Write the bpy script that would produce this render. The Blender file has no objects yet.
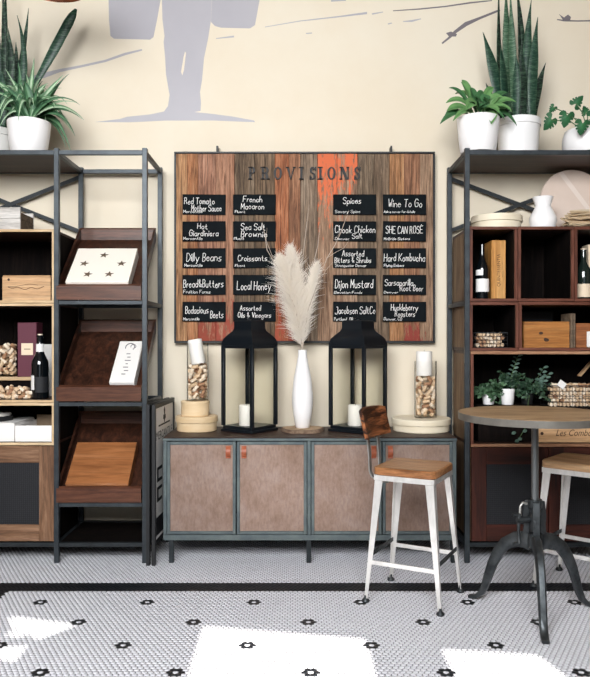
import bpy, bmesh, math, random
import numpy as np
from mathutils import Vector, Matrix

random.seed(7)
S = bpy.context.scene
COL = S.collection
PI = math.pi

# ------------------------------------------------------------------ camera
F, CX, CY, H, WALL = 720.0, 295.0, 338.5, 1.35, 4.90   # focal (px), principal point, eye height, distance to back wall
cam_d = bpy.data.cameras.new('camera')
cam = bpy.data.objects.new('camera', cam_d)
COL.objects.link(cam)
cam.location = (0, -WALL, H)
cam.rotation_euler = (PI / 2, 0, 0)
cam_d.sensor_fit = 'HORIZONTAL'
cam_d.sensor_width = 36
cam_d.lens = 36 * F / 590
cam_d.clip_start = 0.05
S.camera = cam

# ------------------------------------------------------------------ light
def lin(h):
    h = h.lstrip('#')
    r = [int(h[i:i + 2], 16) / 255 for i in (0, 2, 4)]
    return tuple((v / 12.92 if v <= .04045 else ((v + .055) / 1.055) ** 2.4) for v in r) + (1,)

w = bpy.data.worlds.new('daylight_sky'); S.world = w; w.use_nodes = True
w.node_tree.nodes['Background'].inputs[0].default_value = (.80, .90, 1, 1)
w.node_tree.nodes['Background'].inputs[1].default_value = 1.2

TAN_E = 0.60
sun_d = bpy.data.lights.new('sun', 'SUN'); sun_d.energy = 15; sun_d.angle = .006; sun_d.color = (1, .95, .88)
sun = bpy.data.objects.new('sun', sun_d); COL.objects.link(sun)
sun.rotation_euler = Vector((0, 1, -TAN_E)).to_track_quat('-Z', 'Y').to_euler()
sun.location = (0, -8, 6)

def area(name, loc, aim, sx, sy, power, colr):
    d = bpy.data.lights.new(name, 'AREA'); d.shape = 'RECTANGLE'; d.size = sx; d.size_y = sy
    d.energy = power; d.color = colr
    o = bpy.data.objects.new(name, d); COL.objects.link(o); o.location = loc
    o.rotation_euler = (Vector(aim) - Vector(loc)).to_track_quat('-Z', 'Y').to_euler()
    return o
area('window_daylight', (-.8, -5.9, 3.25), (-.05, 0, .1), 3.4, 1.9, 385, (.97, .985, 1))
S.view_settings.view_transform = 'Standard'
S.view_settings.look = 'None'
S.view_settings.gamma = 1
S.view_settings.use_curve_mapping = False
S.view_settings.exposure = 0.36

# ------------------------------------------------------------------ helpers
def X(px, d): return (px - CX) * d / F
def Z(py, d): return H - (py - CY) * d / F
def Y(d): return d - WALL
def P(px, py, d): return Vector((X(px, d), Y(d), Z(py, d)))

WL = {}
def tag(o, label, cat, group=None, kind=None):
    if label: o['label'] = label
    if cat: o['category'] = cat
    if group: o['group'] = group
    if kind: o['kind'] = kind
    return o
def thing(name, label, cat, loc, group=None, rotz=0, local=False):
    o = bpy.data.objects.new(name, None); COL.objects.link(o)
    o.location = loc; o.rotation_euler = (0, 0, rotz); o.empty_display_size = .05
    WL[o.name] = Vector((0, 0, 0)) if local else Vector(loc)
    return tag(o, label, cat, group)

class B:
    def __init__(s):
        s.bm = bmesh.new(); s.uv = None
    def box(s, x0, x1, y0, y1, z0, z1, bev=.0):
        if x0 > x1: x0, x1 = x1, x0
        if y0 > y1: y0, y1 = y1, y0
        if z0 > z1: z0, z1 = z1, z0
        m = Matrix.Translation(((x0 + x1) / 2, (y0 + y1) / 2, (z0 + z1) / 2)) @ Matrix.Diagonal((x1 - x0, y1 - y0, z1 - z0, 1))
        return s._cube(m, bev)
    def _cube(s, m, bev):
        r = bmesh.ops.create_cube(s.bm, size=1, matrix=m)
        if bev:
            es = list({e for v in r['verts'] for e in v.link_edges})
            bmesh.ops.bevel(s.bm, geom=es, offset=bev, segments=1, affect='EDGES', profile=.5)
        return s
    def obox(s, M, sx, sy, sz, bev=0):
        return s._cube(M @ Matrix.Diagonal((sx, sy, sz, 1)), bev)
    def bar(s, p, q, w, t, up=(0, 0, 1), bev=0):
        p, q = Vector(p), Vector(q); d = q - p; L = d.length; d.normalize()
        up = Vector(up)
        if abs(d.dot(up)) > .98: up = Vector((0, 1, 0))
        x = d.cross(up).normalized(); y = x.cross(d).normalized()
        M = Matrix((x, d, y)).transposed().to_4x4(); M.translation = (p + q) / 2
        return s.obox(M, w, L, t, bev)
    def tube(s, pts, r, n=8, cap=True):
        pts = [Vector(p) for p in pts]; k = len(pts)
        rs = r if isinstance(r, (list, tuple)) else [r] * k
        rings = []; ref = None
        for i, p in enumerate(pts):
            t = (pts[min(i + 1, k - 1)] - pts[max(i - 1, 0)]).normalized()
            if ref is None:
                ref = t.orthogonal().normalized()
            ref = (ref - t * ref.dot(t)).normalized(); b = t.cross(ref)
            rings.append([s.bm.verts.new(p + (ref * math.cos(2 * PI * j / n) + b * math.sin(2 * PI * j / n)) * rs[i]) for j in range(n)])
        for a, b in zip(rings, rings[1:]):
            for j in range(n):
                s.bm.faces.new((a[j], a[(j + 1) % n], b[(j + 1) % n], b[j]))
        if cap:
            s.bm.faces.new(rings[0][::-1]); s.bm.faces.new(rings[-1])
        return s
    def lathe(s, prof, c, n=32, rot=0, M=None):
        c = Vector(c); rings = []
        def T(v):
            v = Vector(v)
            return (M @ v) if M else v + c
        for r, z in prof:
            if r < 1e-6: rings.append([s.bm.verts.new(T((0, 0, z)))])
            else: rings.append([s.bm.verts.new(T((r * math.cos(rot + 2 * PI * j / n), r * math.sin(rot + 2 * PI * j / n), z))) for j in range(n)])
        for a, b in zip(rings, rings[1:]):
            if len(a) == 1 and len(b) == 1: continue
            for j in range(n):
                k = (j + 1) % n
                if len(a) == 1: s.bm.faces.new((a[0], b[k], b[j]))
                elif len(b) == 1: s.bm.faces.new((a[j], a[k], b[0]))
                else: s.bm.faces.new((a[j], a[k], b[k], b[j]))
        return s
    def prism(s, pts, ext):
        ext = Vector(ext); a = [s.bm.verts.new(Vector(p)) for p in pts]; b = [s.bm.verts.new(Vector(p) + ext) for p in pts]
        n = len(a)
        s.bm.faces.new(a); s.bm.faces.new(b[::-1])
        for i in range(n): s.bm.faces.new((a[i], b[i], b[(i + 1) % n], a[(i + 1) % n]))
        return s
    def leaf(s, base, ctrl, tip, width, prof, wdir=None, n=9, fold=.25, thick=0):
        """a blade along a quadratic curve, folded along its midrib; UV: u across, v along"""
        if s.uv is None: s.uv = s.bm.loops.layers.uv.new('UVMap')
        base, ctrl, tip = Vector(base), Vector(ctrl), Vector(tip); rows = []
        for i in range(n + 1):
            t = i / n
            p = base * (1 - t) ** 2 + ctrl * 2 * t * (1 - t) + tip * t * t
            tg = (ctrl - base) * 2 * (1 - t) + (tip - ctrl) * 2 * t
            if tg.length < 1e-9: tg = tip - base
            tg.normalize()
            wd = Vector(wdir) if wdir is not None else tg.cross(Vector((.25, -.75, .6)))
            if wd.length < .05: wd = Vector((1, 0, 0))
            wd = (wd - tg * wd.dot(tg)).normalized(); nm = wd.cross(tg).normalized()
            hw = max(width * .5 * prof(t), .0004)
            rows.append((s.bm.verts.new(p - wd * hw + nm * hw * fold), s.bm.verts.new(p), s.bm.verts.new(p + wd * hw + nm * hw * fold), t))
        for a, b in zip(rows, rows[1:]):
            for j in (0, 1):
                f = s.bm.faces.new((a[j], a[j + 1], b[j + 1], b[j]))
                for l, (u, v) in zip(f.loops, ((j / 2, a[3]), ((j + 1) / 2, a[3]), ((j + 1) / 2, b[3]), (j / 2, b[3]))):
                    l[s.uv].uv = (u, v)
        return s
    def build(s, name, mat, parent=None, smooth=True, normals=True):
        if normals: bmesh.ops.recalc_face_normals(s.bm, faces=s.bm.faces[:])
        off = None
        if parent is not None:
            off = WL[parent.name]
        else:
            s.bm.verts.ensure_lookup_table()
            co = np.array([v.co for v in s.bm.verts])
            mn, mx = co.min(0), co.max(0)
            off = Vector(((mn[0] + mx[0]) / 2, (mn[1] + mx[1]) / 2, mn[2]))
        bmesh.ops.translate(s.bm, verts=s.bm.verts[:], vec=-off)
        me = bpy.data.meshes.new(name); s.bm.to_mesh(me); s.bm.free()
        if smooth and len(me.polygons):
            me.polygons.foreach_set('use_smooth', [True] * len(me.polygons))
            me.set_sharp_from_angle(angle=math.radians(38))
        if mat is not None: me.materials.append(mat)
        o = bpy.data.objects.new(name, me); COL.objects.link(o)
        if parent is not None: o.parent = parent
        else: o.location = off
        WL[o.name] = off.copy()
        return o

def copy_tree(o, parent=None):
    c = o.copy(); COL.objects.link(c); c.parent = parent
    WL[c.name] = WL[o.name].copy()
    for ch in list(o.children): copy_tree(ch, c)
    return c

# ------------------------------------------------------------------ materials
def base_mat(name):
    m = bpy.data.materials.new(name); m.use_nodes = True
    nt = m.node_tree; return m, nt, nt.nodes['Principled BSDF']
def link(nt, a, b): nt.links.new(a, b)
def coords(nt, scale=(1, 1, 1), rand=True, kind='Object'):
    tc = nt.nodes.new('ShaderNodeTexCoord'); mp = nt.nodes.new('ShaderNodeMapping')
    mp.inputs['Scale'].default_value = scale
    link(nt, tc.outputs[kind], mp.inputs['Vector'])
    if rand:
        oi = nt.nodes.new('ShaderNodeObjectInfo'); mu = nt.nodes.new('ShaderNodeMath'); mu.operation = 'MULTIPLY'; mu.inputs[1].default_value = 37
        cb = nt.nodes.new('ShaderNodeCombineXYZ')
        link(nt, oi.outputs['Random'], mu.inputs[0])
        for i in range(3): link(nt, mu.outputs[0], cb.inputs[i])
        link(nt, cb.outputs[0], mp.inputs['Location'])
    return mp.outputs[0]
def noise(nt, vec, scale, detail=4, rough=.6, dist=0):
    n = nt.nodes.new('ShaderNodeTexNoise'); n.inputs['Scale'].default_value = scale
    n.inputs['Detail'].default_value = detail; n.inputs['Roughness'].default_value = rough; n.inputs['Distortion'].default_value = dist
    link(nt, vec, n.inputs['Vector']); return n.outputs['Fac']
def ramp(nt, fac, stops):
    r = nt.nodes.new('ShaderNodeValToRGB'); el = r.color_ramp.elements
    while len(el) < len(stops): el.new(.5)
    for e, (p, c) in zip(el, stops): e.position = p; e.color = lin(c) if isinstance(c, str) else c
    link(nt, fac, r.inputs[0]); return r.outputs[0]
def mixc(nt, fac, a, b, mode='MIX'):
    m = nt.nodes.new('ShaderNodeMix'); m.data_type = 'RGBA'; m.blend_type = mode
    for sock, v in ((m.inputs[0], fac), (m.inputs[6], a), (m.inputs[7], b)):
        if isinstance(v, bpy.types.NodeSocket): link(nt, v, sock)
        elif isinstance(v, str): sock.default_value = lin(v)
        else: sock.default_value = v
    return m.outputs[2]
def bump(nt, bs, fac, strength, dist=.002):
    b = nt.nodes.new('ShaderNodeBump'); b.inputs['Strength'].default_value = strength; b.inputs['Distance'].default_value = dist
    link(nt, fac, b.inputs['Height']); link(nt, b.outputs[0], bs.inputs['Normal'])
def plain(name, c, rough=.5, metal=0, c2=None, scale=8, sc=(1, 1, 1), lo=.35, hi=.65, bmp=0, spec=.5):
    m, nt, bs = base_mat(name)
    bs.inputs['Roughness'].default_value = rough; bs.inputs['Metallic'].default_value = metal
    bs.inputs['Specular IOR Level'].default_value = spec
    if c2:
        f = noise(nt, coords(nt, sc), scale, 6, .6)
        link(nt, ramp(nt, f, [(lo, c), (hi, c2)]), bs.inputs['Base Color'])
        if bmp: bump(nt, bs, f, bmp)
    else:
        bs.inputs['Base Color'].default_value = lin(c)
    return m
def wood(name, dark, mid, light, axis='x', rough=.5, scale=1.0, contrast=.16, bmp=.25, spec=.35):
    m, nt, bs = base_mat(name)
    st = {'x': (1.3, 16, 16), 'y': (16, 1.3, 16), 'z': (16, 16, 1.3)}[axis]
    v = coords(nt, tuple(q * scale for q in st))
    f = noise(nt, v, 1.6, 8, .68, .7)
    f2 = noise(nt, coords(nt, tuple(q * scale * 3.2 for q in st)), 2.2, 4, .7)
    colr = ramp(nt, f, [(.5 - contrast, dark), (.5, mid), (.5 + contrast, light)])
    colr = mixc(nt, .30, colr, ramp(nt, f2, [(.38, '#1c110b'), (.6, '#ffffff')]), 'MULTIPLY')
    link(nt, colr, bs.inputs['Base Color'])
    bs.inputs['Roughness'].default_value = rough; bs.inputs['Specular IOR Level'].default_value = spec
    bump(nt, bs, f, bmp); return m
def glassy(name, tint=(1, 1, 1, 1), refl=.10):
    m = bpy.data.materials.new(name); m.use_nodes = True; nt = m.node_tree; nt.nodes.clear()
    out = nt.nodes.new('ShaderNodeOutputMaterial'); mx = nt.nodes.new('ShaderNodeMixShader')
    tr = nt.nodes.new('ShaderNodeBsdfTransparent'); gl = nt.nodes.new('ShaderNodeBsdfGlossy'); lw = nt.nodes.new('ShaderNodeLayerWeight')
    tr.inputs[0].default_value = tint; gl.inputs['Roughness'].default_value = .03; lw.inputs[0].default_value = refl * 2
    link(nt, lw.outputs['Fresnel'], mx.inputs[0]); link(nt, tr.outputs[0], mx.inputs[1]); link(nt, gl.outputs[0], mx.inputs[2]); link(nt, mx.outputs[0], out.inputs[0])
    return m
def plank_mat(name, c1, c2, c3, paint=None, zlo=0, zhi=1, amt=.5):
    m, nt, bs = base_mat(name)
    f = noise(nt, coords(nt, (44, 44, 2.6)), 1.5, 9, .74, .9)
    fl_ = noise(nt, coords(nt, (9, 9, 2.2)), 1.5, 5, .6, .4)
    f2 = noise(nt, coords(nt, (90, 90, 3)), 1.6, 5, .7)
    colr = ramp(nt, f, [(.34, c1), (.5, c2), (.66, c3)])
    colr = mixc(nt, .5, colr, ramp(nt, fl_, [(.30, '#6b5548'), (.5, '#d8c9bd'), (.68, '#ffffff')]), 'MULTIPLY')
    colr = mixc(nt, .6, colr, ramp(nt, f2, [(.36, '#1c110b'), (.56, '#ffffff')]), 'MULTIPLY')
    if paint:
        tc = nt.nodes.new('ShaderNodeTexCoord'); sp = nt.nodes.new('ShaderNodeSeparateXYZ'); link(nt, tc.outputs['Object'], sp.inputs[0])
        mr = nt.nodes.new('ShaderNodeMapRange'); mr.interpolation_type = 'SMOOTHSTEP'
        mr.inputs[1].default_value = zlo; mr.inputs[2].default_value = zhi; mr.inputs[3].default_value = -.20; mr.inputs[4].default_value = .09
        link(nt, sp.outputs[2], mr.inputs[0])
        f3 = noise(nt, coords(nt, (34, 34, 7)), 1.4, 10, .75)
        ad = nt.nodes.new('ShaderNodeMath'); ad.operation = 'ADD'; link(nt, f3, ad.inputs[0]); link(nt, mr.outputs[0], ad.inputs[1])
        msk = ramp(nt, ad.outputs[0], [(amt, (0, 0, 0, 1)), (amt + .05, (1, 1, 1, 1))])
        colr = mixc(nt, msk, colr, paint)
    link(nt, colr, bs.inputs['Base Color']); bs.inputs['Roughness'].default_value = .75; bs.inputs['Specular IOR Level'].default_value = .25
    bump(nt, bs, f, .5, .003); return m
def leaf_mat(name, edge, mid, rough=.4, bands=0, inner=.3, bandc='#6f8f72'):
    """u runs across the blade: margin colour against the middle colour, with optional cross bands"""
    m, nt, bs = base_mat(name)
    uv = nt.nodes.new('ShaderNodeUVMap'); sp = nt.nodes.new('ShaderNodeSeparateXYZ'); link(nt, uv.outputs[0], sp.inputs[0])
    a = nt.nodes.new('ShaderNodeMath'); a.operation = 'SUBTRACT'; a.inputs[1].default_value = .5; link(nt, sp.outputs[0], a.inputs[0])
    b = nt.nodes.new('ShaderNodeMath'); b.operation = 'ABSOLUTE'; link(nt, a.outputs[0], b.inputs[0])
    colr = ramp(nt, b.outputs[0], [(inner, mid), (inner + .12, edge)])
    if bands:
        f = noise(nt, coords(nt, (9, 9, bands * 1.6)), 1.5, 5, .65, 1.6)
        colr = mixc(nt, ramp(nt, f, [(.47, (0, 0, 0, 1)), (.62, (.42, .42, .42, 1))]), colr, bandc)
    f2 = noise(nt, coords(nt), 30, 3)
    colr = mixc(nt, .35, colr, ramp(nt, f2, [(.3, '#777777'), (.7, '#ffffff')]), 'MULTIPLY')
    link(nt, colr, bs.inputs['Base Color']); bs.inputs['Roughness'].default_value = rough; bs.inputs['Specular IOR Level'].default_value = .35
    return m

M = {}
M['wall'] = plain('cream_wall_paint', '#e0d6c3', .62, 0, '#dccfb9', 1.3, spec=.3)
M['mural'] = plain('grey_mural_paint', '#aeabb0', .45, 0, '#a8a5ab', 2, spec=.4)
M['mural_dark'] = plain('dark_mural_paint', '#6f686c', .6)
M['ceiling'] = plain('ceiling_paint', '#4a4038', .9)
M['far_wall'] = plain('brown_wall_paint', '#6b5a49', .8)
M['baseboard'] = plain('black_baseboard_paint', '#1b1d20', .5)
M['grout'] = plain('dark_grout', '#17181b', .9, 0, '#242528', 40)
M['tile'] = plain('white_hex_tile', '#dedee4', .32, 0, '#d0d0d7', 60, lo=.4, hi=.6)
M['tile_black'] = plain('black_hex_tile', '#15191e', .35)
M['steel'] = plain('blue_grey_steel', '#30353a', .42, .5, '#40464a', 12, spec=.5)
M['steel_dark'] = plain('dark_steel', '#23272a', .5, .5, '#303538', 14)
M['galv'] = plain('brushed_pale_steel', '#dbd9d5', .34, .6, '#eeece9', 10, (3, 3, 1))
M['strap'] = plain('dull_strap_steel', '#8d8c88', .4, .6, '#a9a8a4', 12)
M['cast'] = plain('cast_iron', '#54585a', .42, .8, '#2c3033', 14, lo=.35, hi=.7, bmp=.15)
M['black_metal'] = plain('black_lantern_metal', '#0f161d', .38, .3)
M['black_frame'] = plain('black_frame_paint', '#17181a', .5)
M['walnut'] = wood('dark_walnut', '#1f130e', '#38231a', '#4c3324', 'x', .5)
M['walnut_z'] = wood('dark_walnut_upright', '#241712', '#3a261c', '#4d3426', 'z', .55)
M['tray_wood'] = wood('tray_mahogany', '#2c1811', '#573526', '#714735', 'x', .38, 1, .2)
M['tray_floor'] = wood('shaded_tray_mahogany', '#1f120d', '#3a2218', '#502f21', 'y', .38)  # tray wood again, darker: the shadow inside the tray is put into the colour
M['pine'] = wood('pale_pine', '#b08d66', '#d2b48c', '#e4cca8', 'x', .6, .8, .22)
M['pine_z'] = wood('pale_pine_upright', '#b08d66', '#d2b48c', '#e4cca8', 'z', .6, .8, .22)
M['ply'] = plain('bentwood_birch', '#dfc7a2', .5, 0, '#cfb289', 3, (1, 1, 6), .3, .75)
M['ply_pale'] = plain('whitewashed_bentwood', '#ebe1cb', .55, 0, '#ddcfb3', 3, (1, 1, 6), .3, .75)
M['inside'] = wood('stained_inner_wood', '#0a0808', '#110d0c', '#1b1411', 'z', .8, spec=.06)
M['mahog'] = wood('mahogany_edge', '#3a1d15', '#633727', '#7f4f40', 'x', .5, 1.4, .2)
M['mahog_z'] = wood('mahogany_edge_upright', '#3a1d15', '#633727', '#7f4f40', 'z', .5, 1.4, .2)
M['tan_edge'] = wood('tan_worn_edge', '#7a4f38', '#a87d5e', '#c29c7c', 'x', .55, 1.2, .2)
M['cab_steel'] = plain('grey_cabinet_steel', '#525c60', .42, .45, '#66706f', 12)
M['door_wood'] = wood('weathered_door_wood', '#40291c', '#75543c', '#97745a', 'x', .55, 1, .2)
M['door_wood_z'] = wood('weathered_door_wood_upright', '#40291c', '#75543c', '#97745a', 'z', .55, 1, .2)
M['red_wood'] = wood('dark_red_door_wood', '#210e0a', '#401d14', '#56291d', 'x', .45, 1, .2)
M['red_wood_z'] = wood('dark_red_door_wood_upright', '#210e0a', '#401d14', '#56291d', 'z', .45, 1, .2)
M['side_wood'] = wood('lit_side_wood', '#5d4733', '#7c634a', '#937a5e', 'z', .6, .8)  # brown side wood, lightened to put in light falling from the left
M['crate'] = wood('honey_crate_wood', '#7d4c21', '#ab7038', '#c38e52', 'x', .5, .8, .22)
M['crate_z'] = wood('honey_crate_wood_upright', '#a0682f', '#c98f4c', '#dcab6c', 'z', .5, .8, .22)
M['crate_pale'] = wood('natural_box_wood', '#a57d55', '#cda378', '#dfbd94', 'x', .55, .7, .2)
M['whitewash'] = wood('whitewashed_crate_wood', '#8f8780', '#c9c4be', '#dedad5', 'x', .7, .8, .25)
M['weathered'] = wood('weathered_grey_wood', '#3f342b', '#6b5a4a', '#87755f', 'x', .8, 1, .2)
M['orange_wood'] = wood('orange_lacquer_wood', '#7f4c2d', '#a1683f', '#b37e57', 'x', .3, .45, .25, .05, .5)
M['seat_wood'] = wood('seat_oak', '#6a4328', '#a57149', '#c29468', 'x', .36, 1.1, .16)
M['back_wood'] = wood('backrest_oak', '#2f170c', '#8a5230', '#a66a42', 'y', .45, 1.0, .10, .4)
M['table_wood'] = wood('tabletop_oak', '#7a5f46', '#b0906c', '#cbab86', 'x', .45, 1.1, .16)
M['copper'] = plain('copper', '#d98f6c', .25, 1)
M['panel'] = plain('burnished_panel', '#a88f86', .42, .25, '#86695c', 3.2, (1, 1, 1), .42, .78, .1)
def panel_mat():
    m, nt, bs = base_mat('burnished_copper_panel')
    f = noise(nt, coords(nt, (1, 1, 1)), 4.5, 8, .7)
    f2 = noise(nt, coords(nt, (1, 1, .35)), 70, 3, .7)
    c_ = ramp(nt, f, [(.25, '#846a5a'), (.5, '#9b8376'), (.75, '#ab988f')])
    c_ = mixc(nt, .22, c_, ramp(nt, f2, [(.35, '#6b5244'), (.6, '#ffffff')]), 'MULTIPLY')
    link(nt, c_, bs.inputs['Base Color']); bs.inputs['Roughness'].default_value = .42; bs.inputs['Metallic'].default_value = .6
    bump(nt, bs, f2, .12); return m
M['panel'] = panel_mat()
M['leather'] = plain('tan_leather', '#a65a3a', .5, 0, '#8c4428', 30)
M['white'] = plain('white_ceramic', '#eeeceb', .35)
M['white_matte'] = plain('white_card', '#e9e6e2', .7)
M['cream_box'] = plain('white_painted_box', '#f0e8dc', .6)
M['wax'] = plain('white_wax', '#f3efe9', .5)
M['grey_pot'] = plain('pale_grey_pot', '#c9c8c4', .6)
M['cork'] = plain('cork', '#d8bd9d', .85, 0, '#b08c68', 55, (1, 1, 1), .42, .68)
M['cork_b'] = plain('cork_wine_stained', '#efe2d0', .85, 0, '#d3b898', 60)
M['cork_c'] = plain('cork_dark', '#7d5540', .85, 0, '#b78f6b', 60)
M['glass'] = glassy('clear_glass', (.985, .985, .98, 1), .025)
M['pane'] = glassy('lantern_glass', (.975, .975, .96, 1), .05)
M['bottle'] = plain('dark_bottle_glass', '#0b0f12', .06, 0, spec=.8)
M['burgundy'] = plain('burgundy_card', '#5a2334', .6)
M['label_cream'] = plain('cream_paper', '#e3cfb4', .7)
M['paper'] = plain('white_paper', '#e8e6e3', .7)
M['black_ink'] = plain('black_ink', '#16171a', .7)
M['brown_ink'] = plain('burnt_brown_ink', '#3c2413', .7)
M['grey_ink'] = plain('grey_ink', '#6e6a70', .7)
M['slate'] = plain('chalkboard_slate', '#0c1013', .8, 0, '#13191c', 9, spec=.1)
M['chalk'] = plain('white_chalk', '#f1efec', .9)
M['letter'] = plain('dark_bronze_letter', '#15110f', .6, 0)
M['mesh_dark'] = plain('dark_wire_mesh', '#2e2f33', .5, .3)
M['soil'] = plain('soil', '#2b2119', .95)
M['stem'] = plain('green_stem', '#4f6a40', .6)
M['twig'] = plain('pale_twig', '#b9aa9c', .8)
M['plume'] = plain('pampas_hair', '#faf4ea', .9, 0, '#ece0cf', 20)
def fluff():
    m = bpy.data.materials.new('pampas_hair'); m.use_nodes = True; nt = m.node_tree; bs = nt.nodes['Principled BSDF']; out = nt.nodes['Material Output']
    bs.inputs['Base Color'].default_value = lin('#fbf6ee'); bs.inputs['Roughness'].default_value = .9; bs.inputs['Specular IOR Level'].default_value = .1
    tr = nt.nodes.new('ShaderNodeBsdfTranslucent'); tr.inputs[0].default_value = lin('#fdf8f0'); mx = nt.nodes.new('ShaderNodeMixShader'); mx.inputs[0].default_value = .5
    link(nt, bs.outputs[0], mx.inputs[1]); link(nt, tr.outputs[0], mx.inputs[2]); link(nt, mx.outputs[0], out.inputs[0]); return m
M['plume'] = fluff()
M['bark'] = plain('bark', '#5c4637', .9, 0, '#8a7460', 40, bmp=.5)
M['slice'] = plain('cut_wood_face', '#b59a7c', .8, 0, '#9a7f63', 20)
M['shaving'] = wood('pale_wood_strip', '#b99972', '#dcc5a3', '#efe0c8', 'x', .7, 1, .2)
M['disc'] = plain('pale_round_board', '#d6c4b7', .55, 0, '#cdb9ab', 4)
M['plate_grey'] = plain('pale_plate', '#d9d4cc', .5)
M['kraft'] = plain('kraft_card', '#8f7a63', .8)
M['wire'] = plain('dark_wire', '#2a2a2c', .5, .6)
M['flask'] = plain('amber_liquor_glass', '#1a2420', .08, 0, spec=.8)
M['lf_snake'] = leaf_mat('snake_leaf', '#2f4d3a', '#1b3a2e', .42, 30, .36)
M['lf_snake_dark'] = leaf_mat('snake_leaf_dark', '#1d3328', '#16261f', .45, 22, .4)
M['lf_snake_light'] = leaf_mat('snake_leaf_banded', '#2f4d36', '#33573f', .42, 60, .36, '#a8bfa2')
M['lf_spider'] = leaf_mat('spider_leaf', '#5f8860', '#b4cbab', .45, 0, .16)
M['lf_spider_d'] = leaf_mat('spider_leaf_dark', '#3a6044', '#5b8560', .45, 0, .2)
M['lf_lily'] = leaf_mat('lily_leaf', '#6f9a5f', '#5d8a52', .4, 0, .1)
M['lf_lily_d'] = leaf_mat('lily_leaf_dark', '#47744a', '#3d6840', .4, 0, .1)
M['lf_monstera'] = leaf_mat('monstera_leaf', '#2d5f3c', '#3b744a', .4, 0, .1)
M['lf_herb'] = plain('herb_leaf', '#35523a', .55, 0, '#22382a', 14)
M['lf_ivy'] = plain('ivy_leaf', '#2d4834', .55, 0, '#4a6a48', 14)
M['lf_euc'] = plain('eucalyptus_leaf', '#5b7468', .55, 0, '#3a5447', 14)

# ------------------------------------------------------------------ setting
def struct(o, kind='structure'):
    o['kind'] = kind; return o
FRONT0, FRONT_SLOPE = -7.0, -.2                     # the shop front runs at a slight angle behind the camera
def front_y(x): return FRONT0 + FRONT_SLOPE * x
CEIL = 4.3
b = B(); b.box(-4, 4, 0, .12, 0, CEIL); wall_back = struct(b.build('wall_back', M['wall'], smooth=False))
b = B(); b.box(-4.12, -4, front_y(-4) - .1, .12, 0, CEIL); struct(b.build('wall_left', M['far_wall'], smooth=False))
b = B(); b.box(4, 4.12, front_y(4) - .1, .12, 0, CEIL); struct(b.build('wall_right', M['far_wall'], smooth=False))
b = B(); b.box(-4.12, 4.12, -8.2, .12, CEIL, CEIL + .1); struct(b.build('ceiling', M['ceiling'], smooth=False))
b = B(); b.box(-4.12, 4.12, -8.2, .12, -.08, -.0015); floor = struct(b.build('floor', M['grout'], smooth=False))
b = B(); b.box(-4, 4, -.018, 0, 0, .115, .004); struct(b.build('baseboard_back', M['baseboard']))

# unseen shop front, its openings cut to the traced outlines of the sun patches
def floor_xy(px, py):
    d = F * H / (py - CY); return (X(px, d), Y(d))
def to_front(p):
    x, y = p; return (x, (y - front_y(x)) * TAN_E)
def patch_opening(px_poly, down=None):
    pts = [to_front(floor_xy(*q)) for q in px_poly]
    if down is not None:
        (xa, _), (xb, _) = pts[0], pts[-1]
        pts = pts + [(xb, down), (xa, down)]
    return pts
holes = [
    patch_opening([(204, 627), (366, 640)], .8),
    patch_opening([(443, 650), (538, 656), (566, 677)], .8),
    patch_opening([(9, 617), (76, 625), (39, 639), (29, 633), (15, 629)]),
    patch_opening([(6, 632), (24, 633.5), (23, 637), (9, 635)]),
    patch_opening([(-14, 649), (26, 646.5), (15, 661), (-14, 656)]),
]
bmf = bmesh.new()
def loop_edges(pts):
    vs = [bmf.verts.new((x, front_y(x), z)) for x, z in pts]
    return [bmf.edges.new((vs[i], vs[(i + 1) % len(vs)])) for i in range(len(vs))]
es = loop_edges([(-4.1, 0), (4.1, 0), (4.1, CEIL), (-4.1, CEIL)])
for h_ in holes: es += loop_edges(h_)
bmesh.ops.triangle_fill(bmf, use_beauty=True, use_dissolve=False, edges=es)
me = bpy.data.meshes.new('wall_front'); bmf.to_mesh(me); bmf.free(); me.materials.append(M['far_wall'])
wf = bpy.data.objects.new('wall_front', me); COL.objects.link(wf); struct(wf)

# hexagonal mosaic: white field, black border band, black flowers
A = .5474 / 22; RH = A * math.sqrt(3) / 2
FX, FD = X(254, F * H / (602 - CY)), F * H / (602 - CY)
black, white, flowers = [], [], []
fl = {}
for r in range(-8, 9):
    for q in range(-7, 8):
        if r > 0: continue
        j0 = 12 * r; i0 = q * 22 + (11 if r % 2 else 0)
        fl[(i0, j0)] = []
def centre(i, j): return (FX + i * A + (A / 2 if j % 2 else 0), Y(FD) + j * RH)
nb = lambda i, j: [(i - 1, j), (i + 1, j)] + ([(i, j + 1), (i + 1, j + 1), (i, j - 1), (i + 1, j - 1)] if j % 2 else [(i - 1, j + 1), (i, j + 1), (i - 1, j - 1), (i, j - 1)])
used = {}
for key in fl:
    for t in nb(*key): used[t] = key
for j in range(-72, 60):
    for i in range(-125, 140):
        x, y = centre(i, j)
        if y > -.015 or y < -2.85 or x < -2.9 or x > 2.9: continue
        if 8 <= j <= 13 and x > -1.70 or (j < 14 and -1.70 < x < -1.535): black.append((x, y)); continue
        if (i, j) in used:
            if x > -1.53: fl[used[(i, j)]].append((x, y)); continue
        white.append((x, y))
HEXO = [(math.cos(PI / 6 + k * PI / 3), math.sin(PI / 6 + k * PI / 3)) for k in range(6)]
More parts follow.
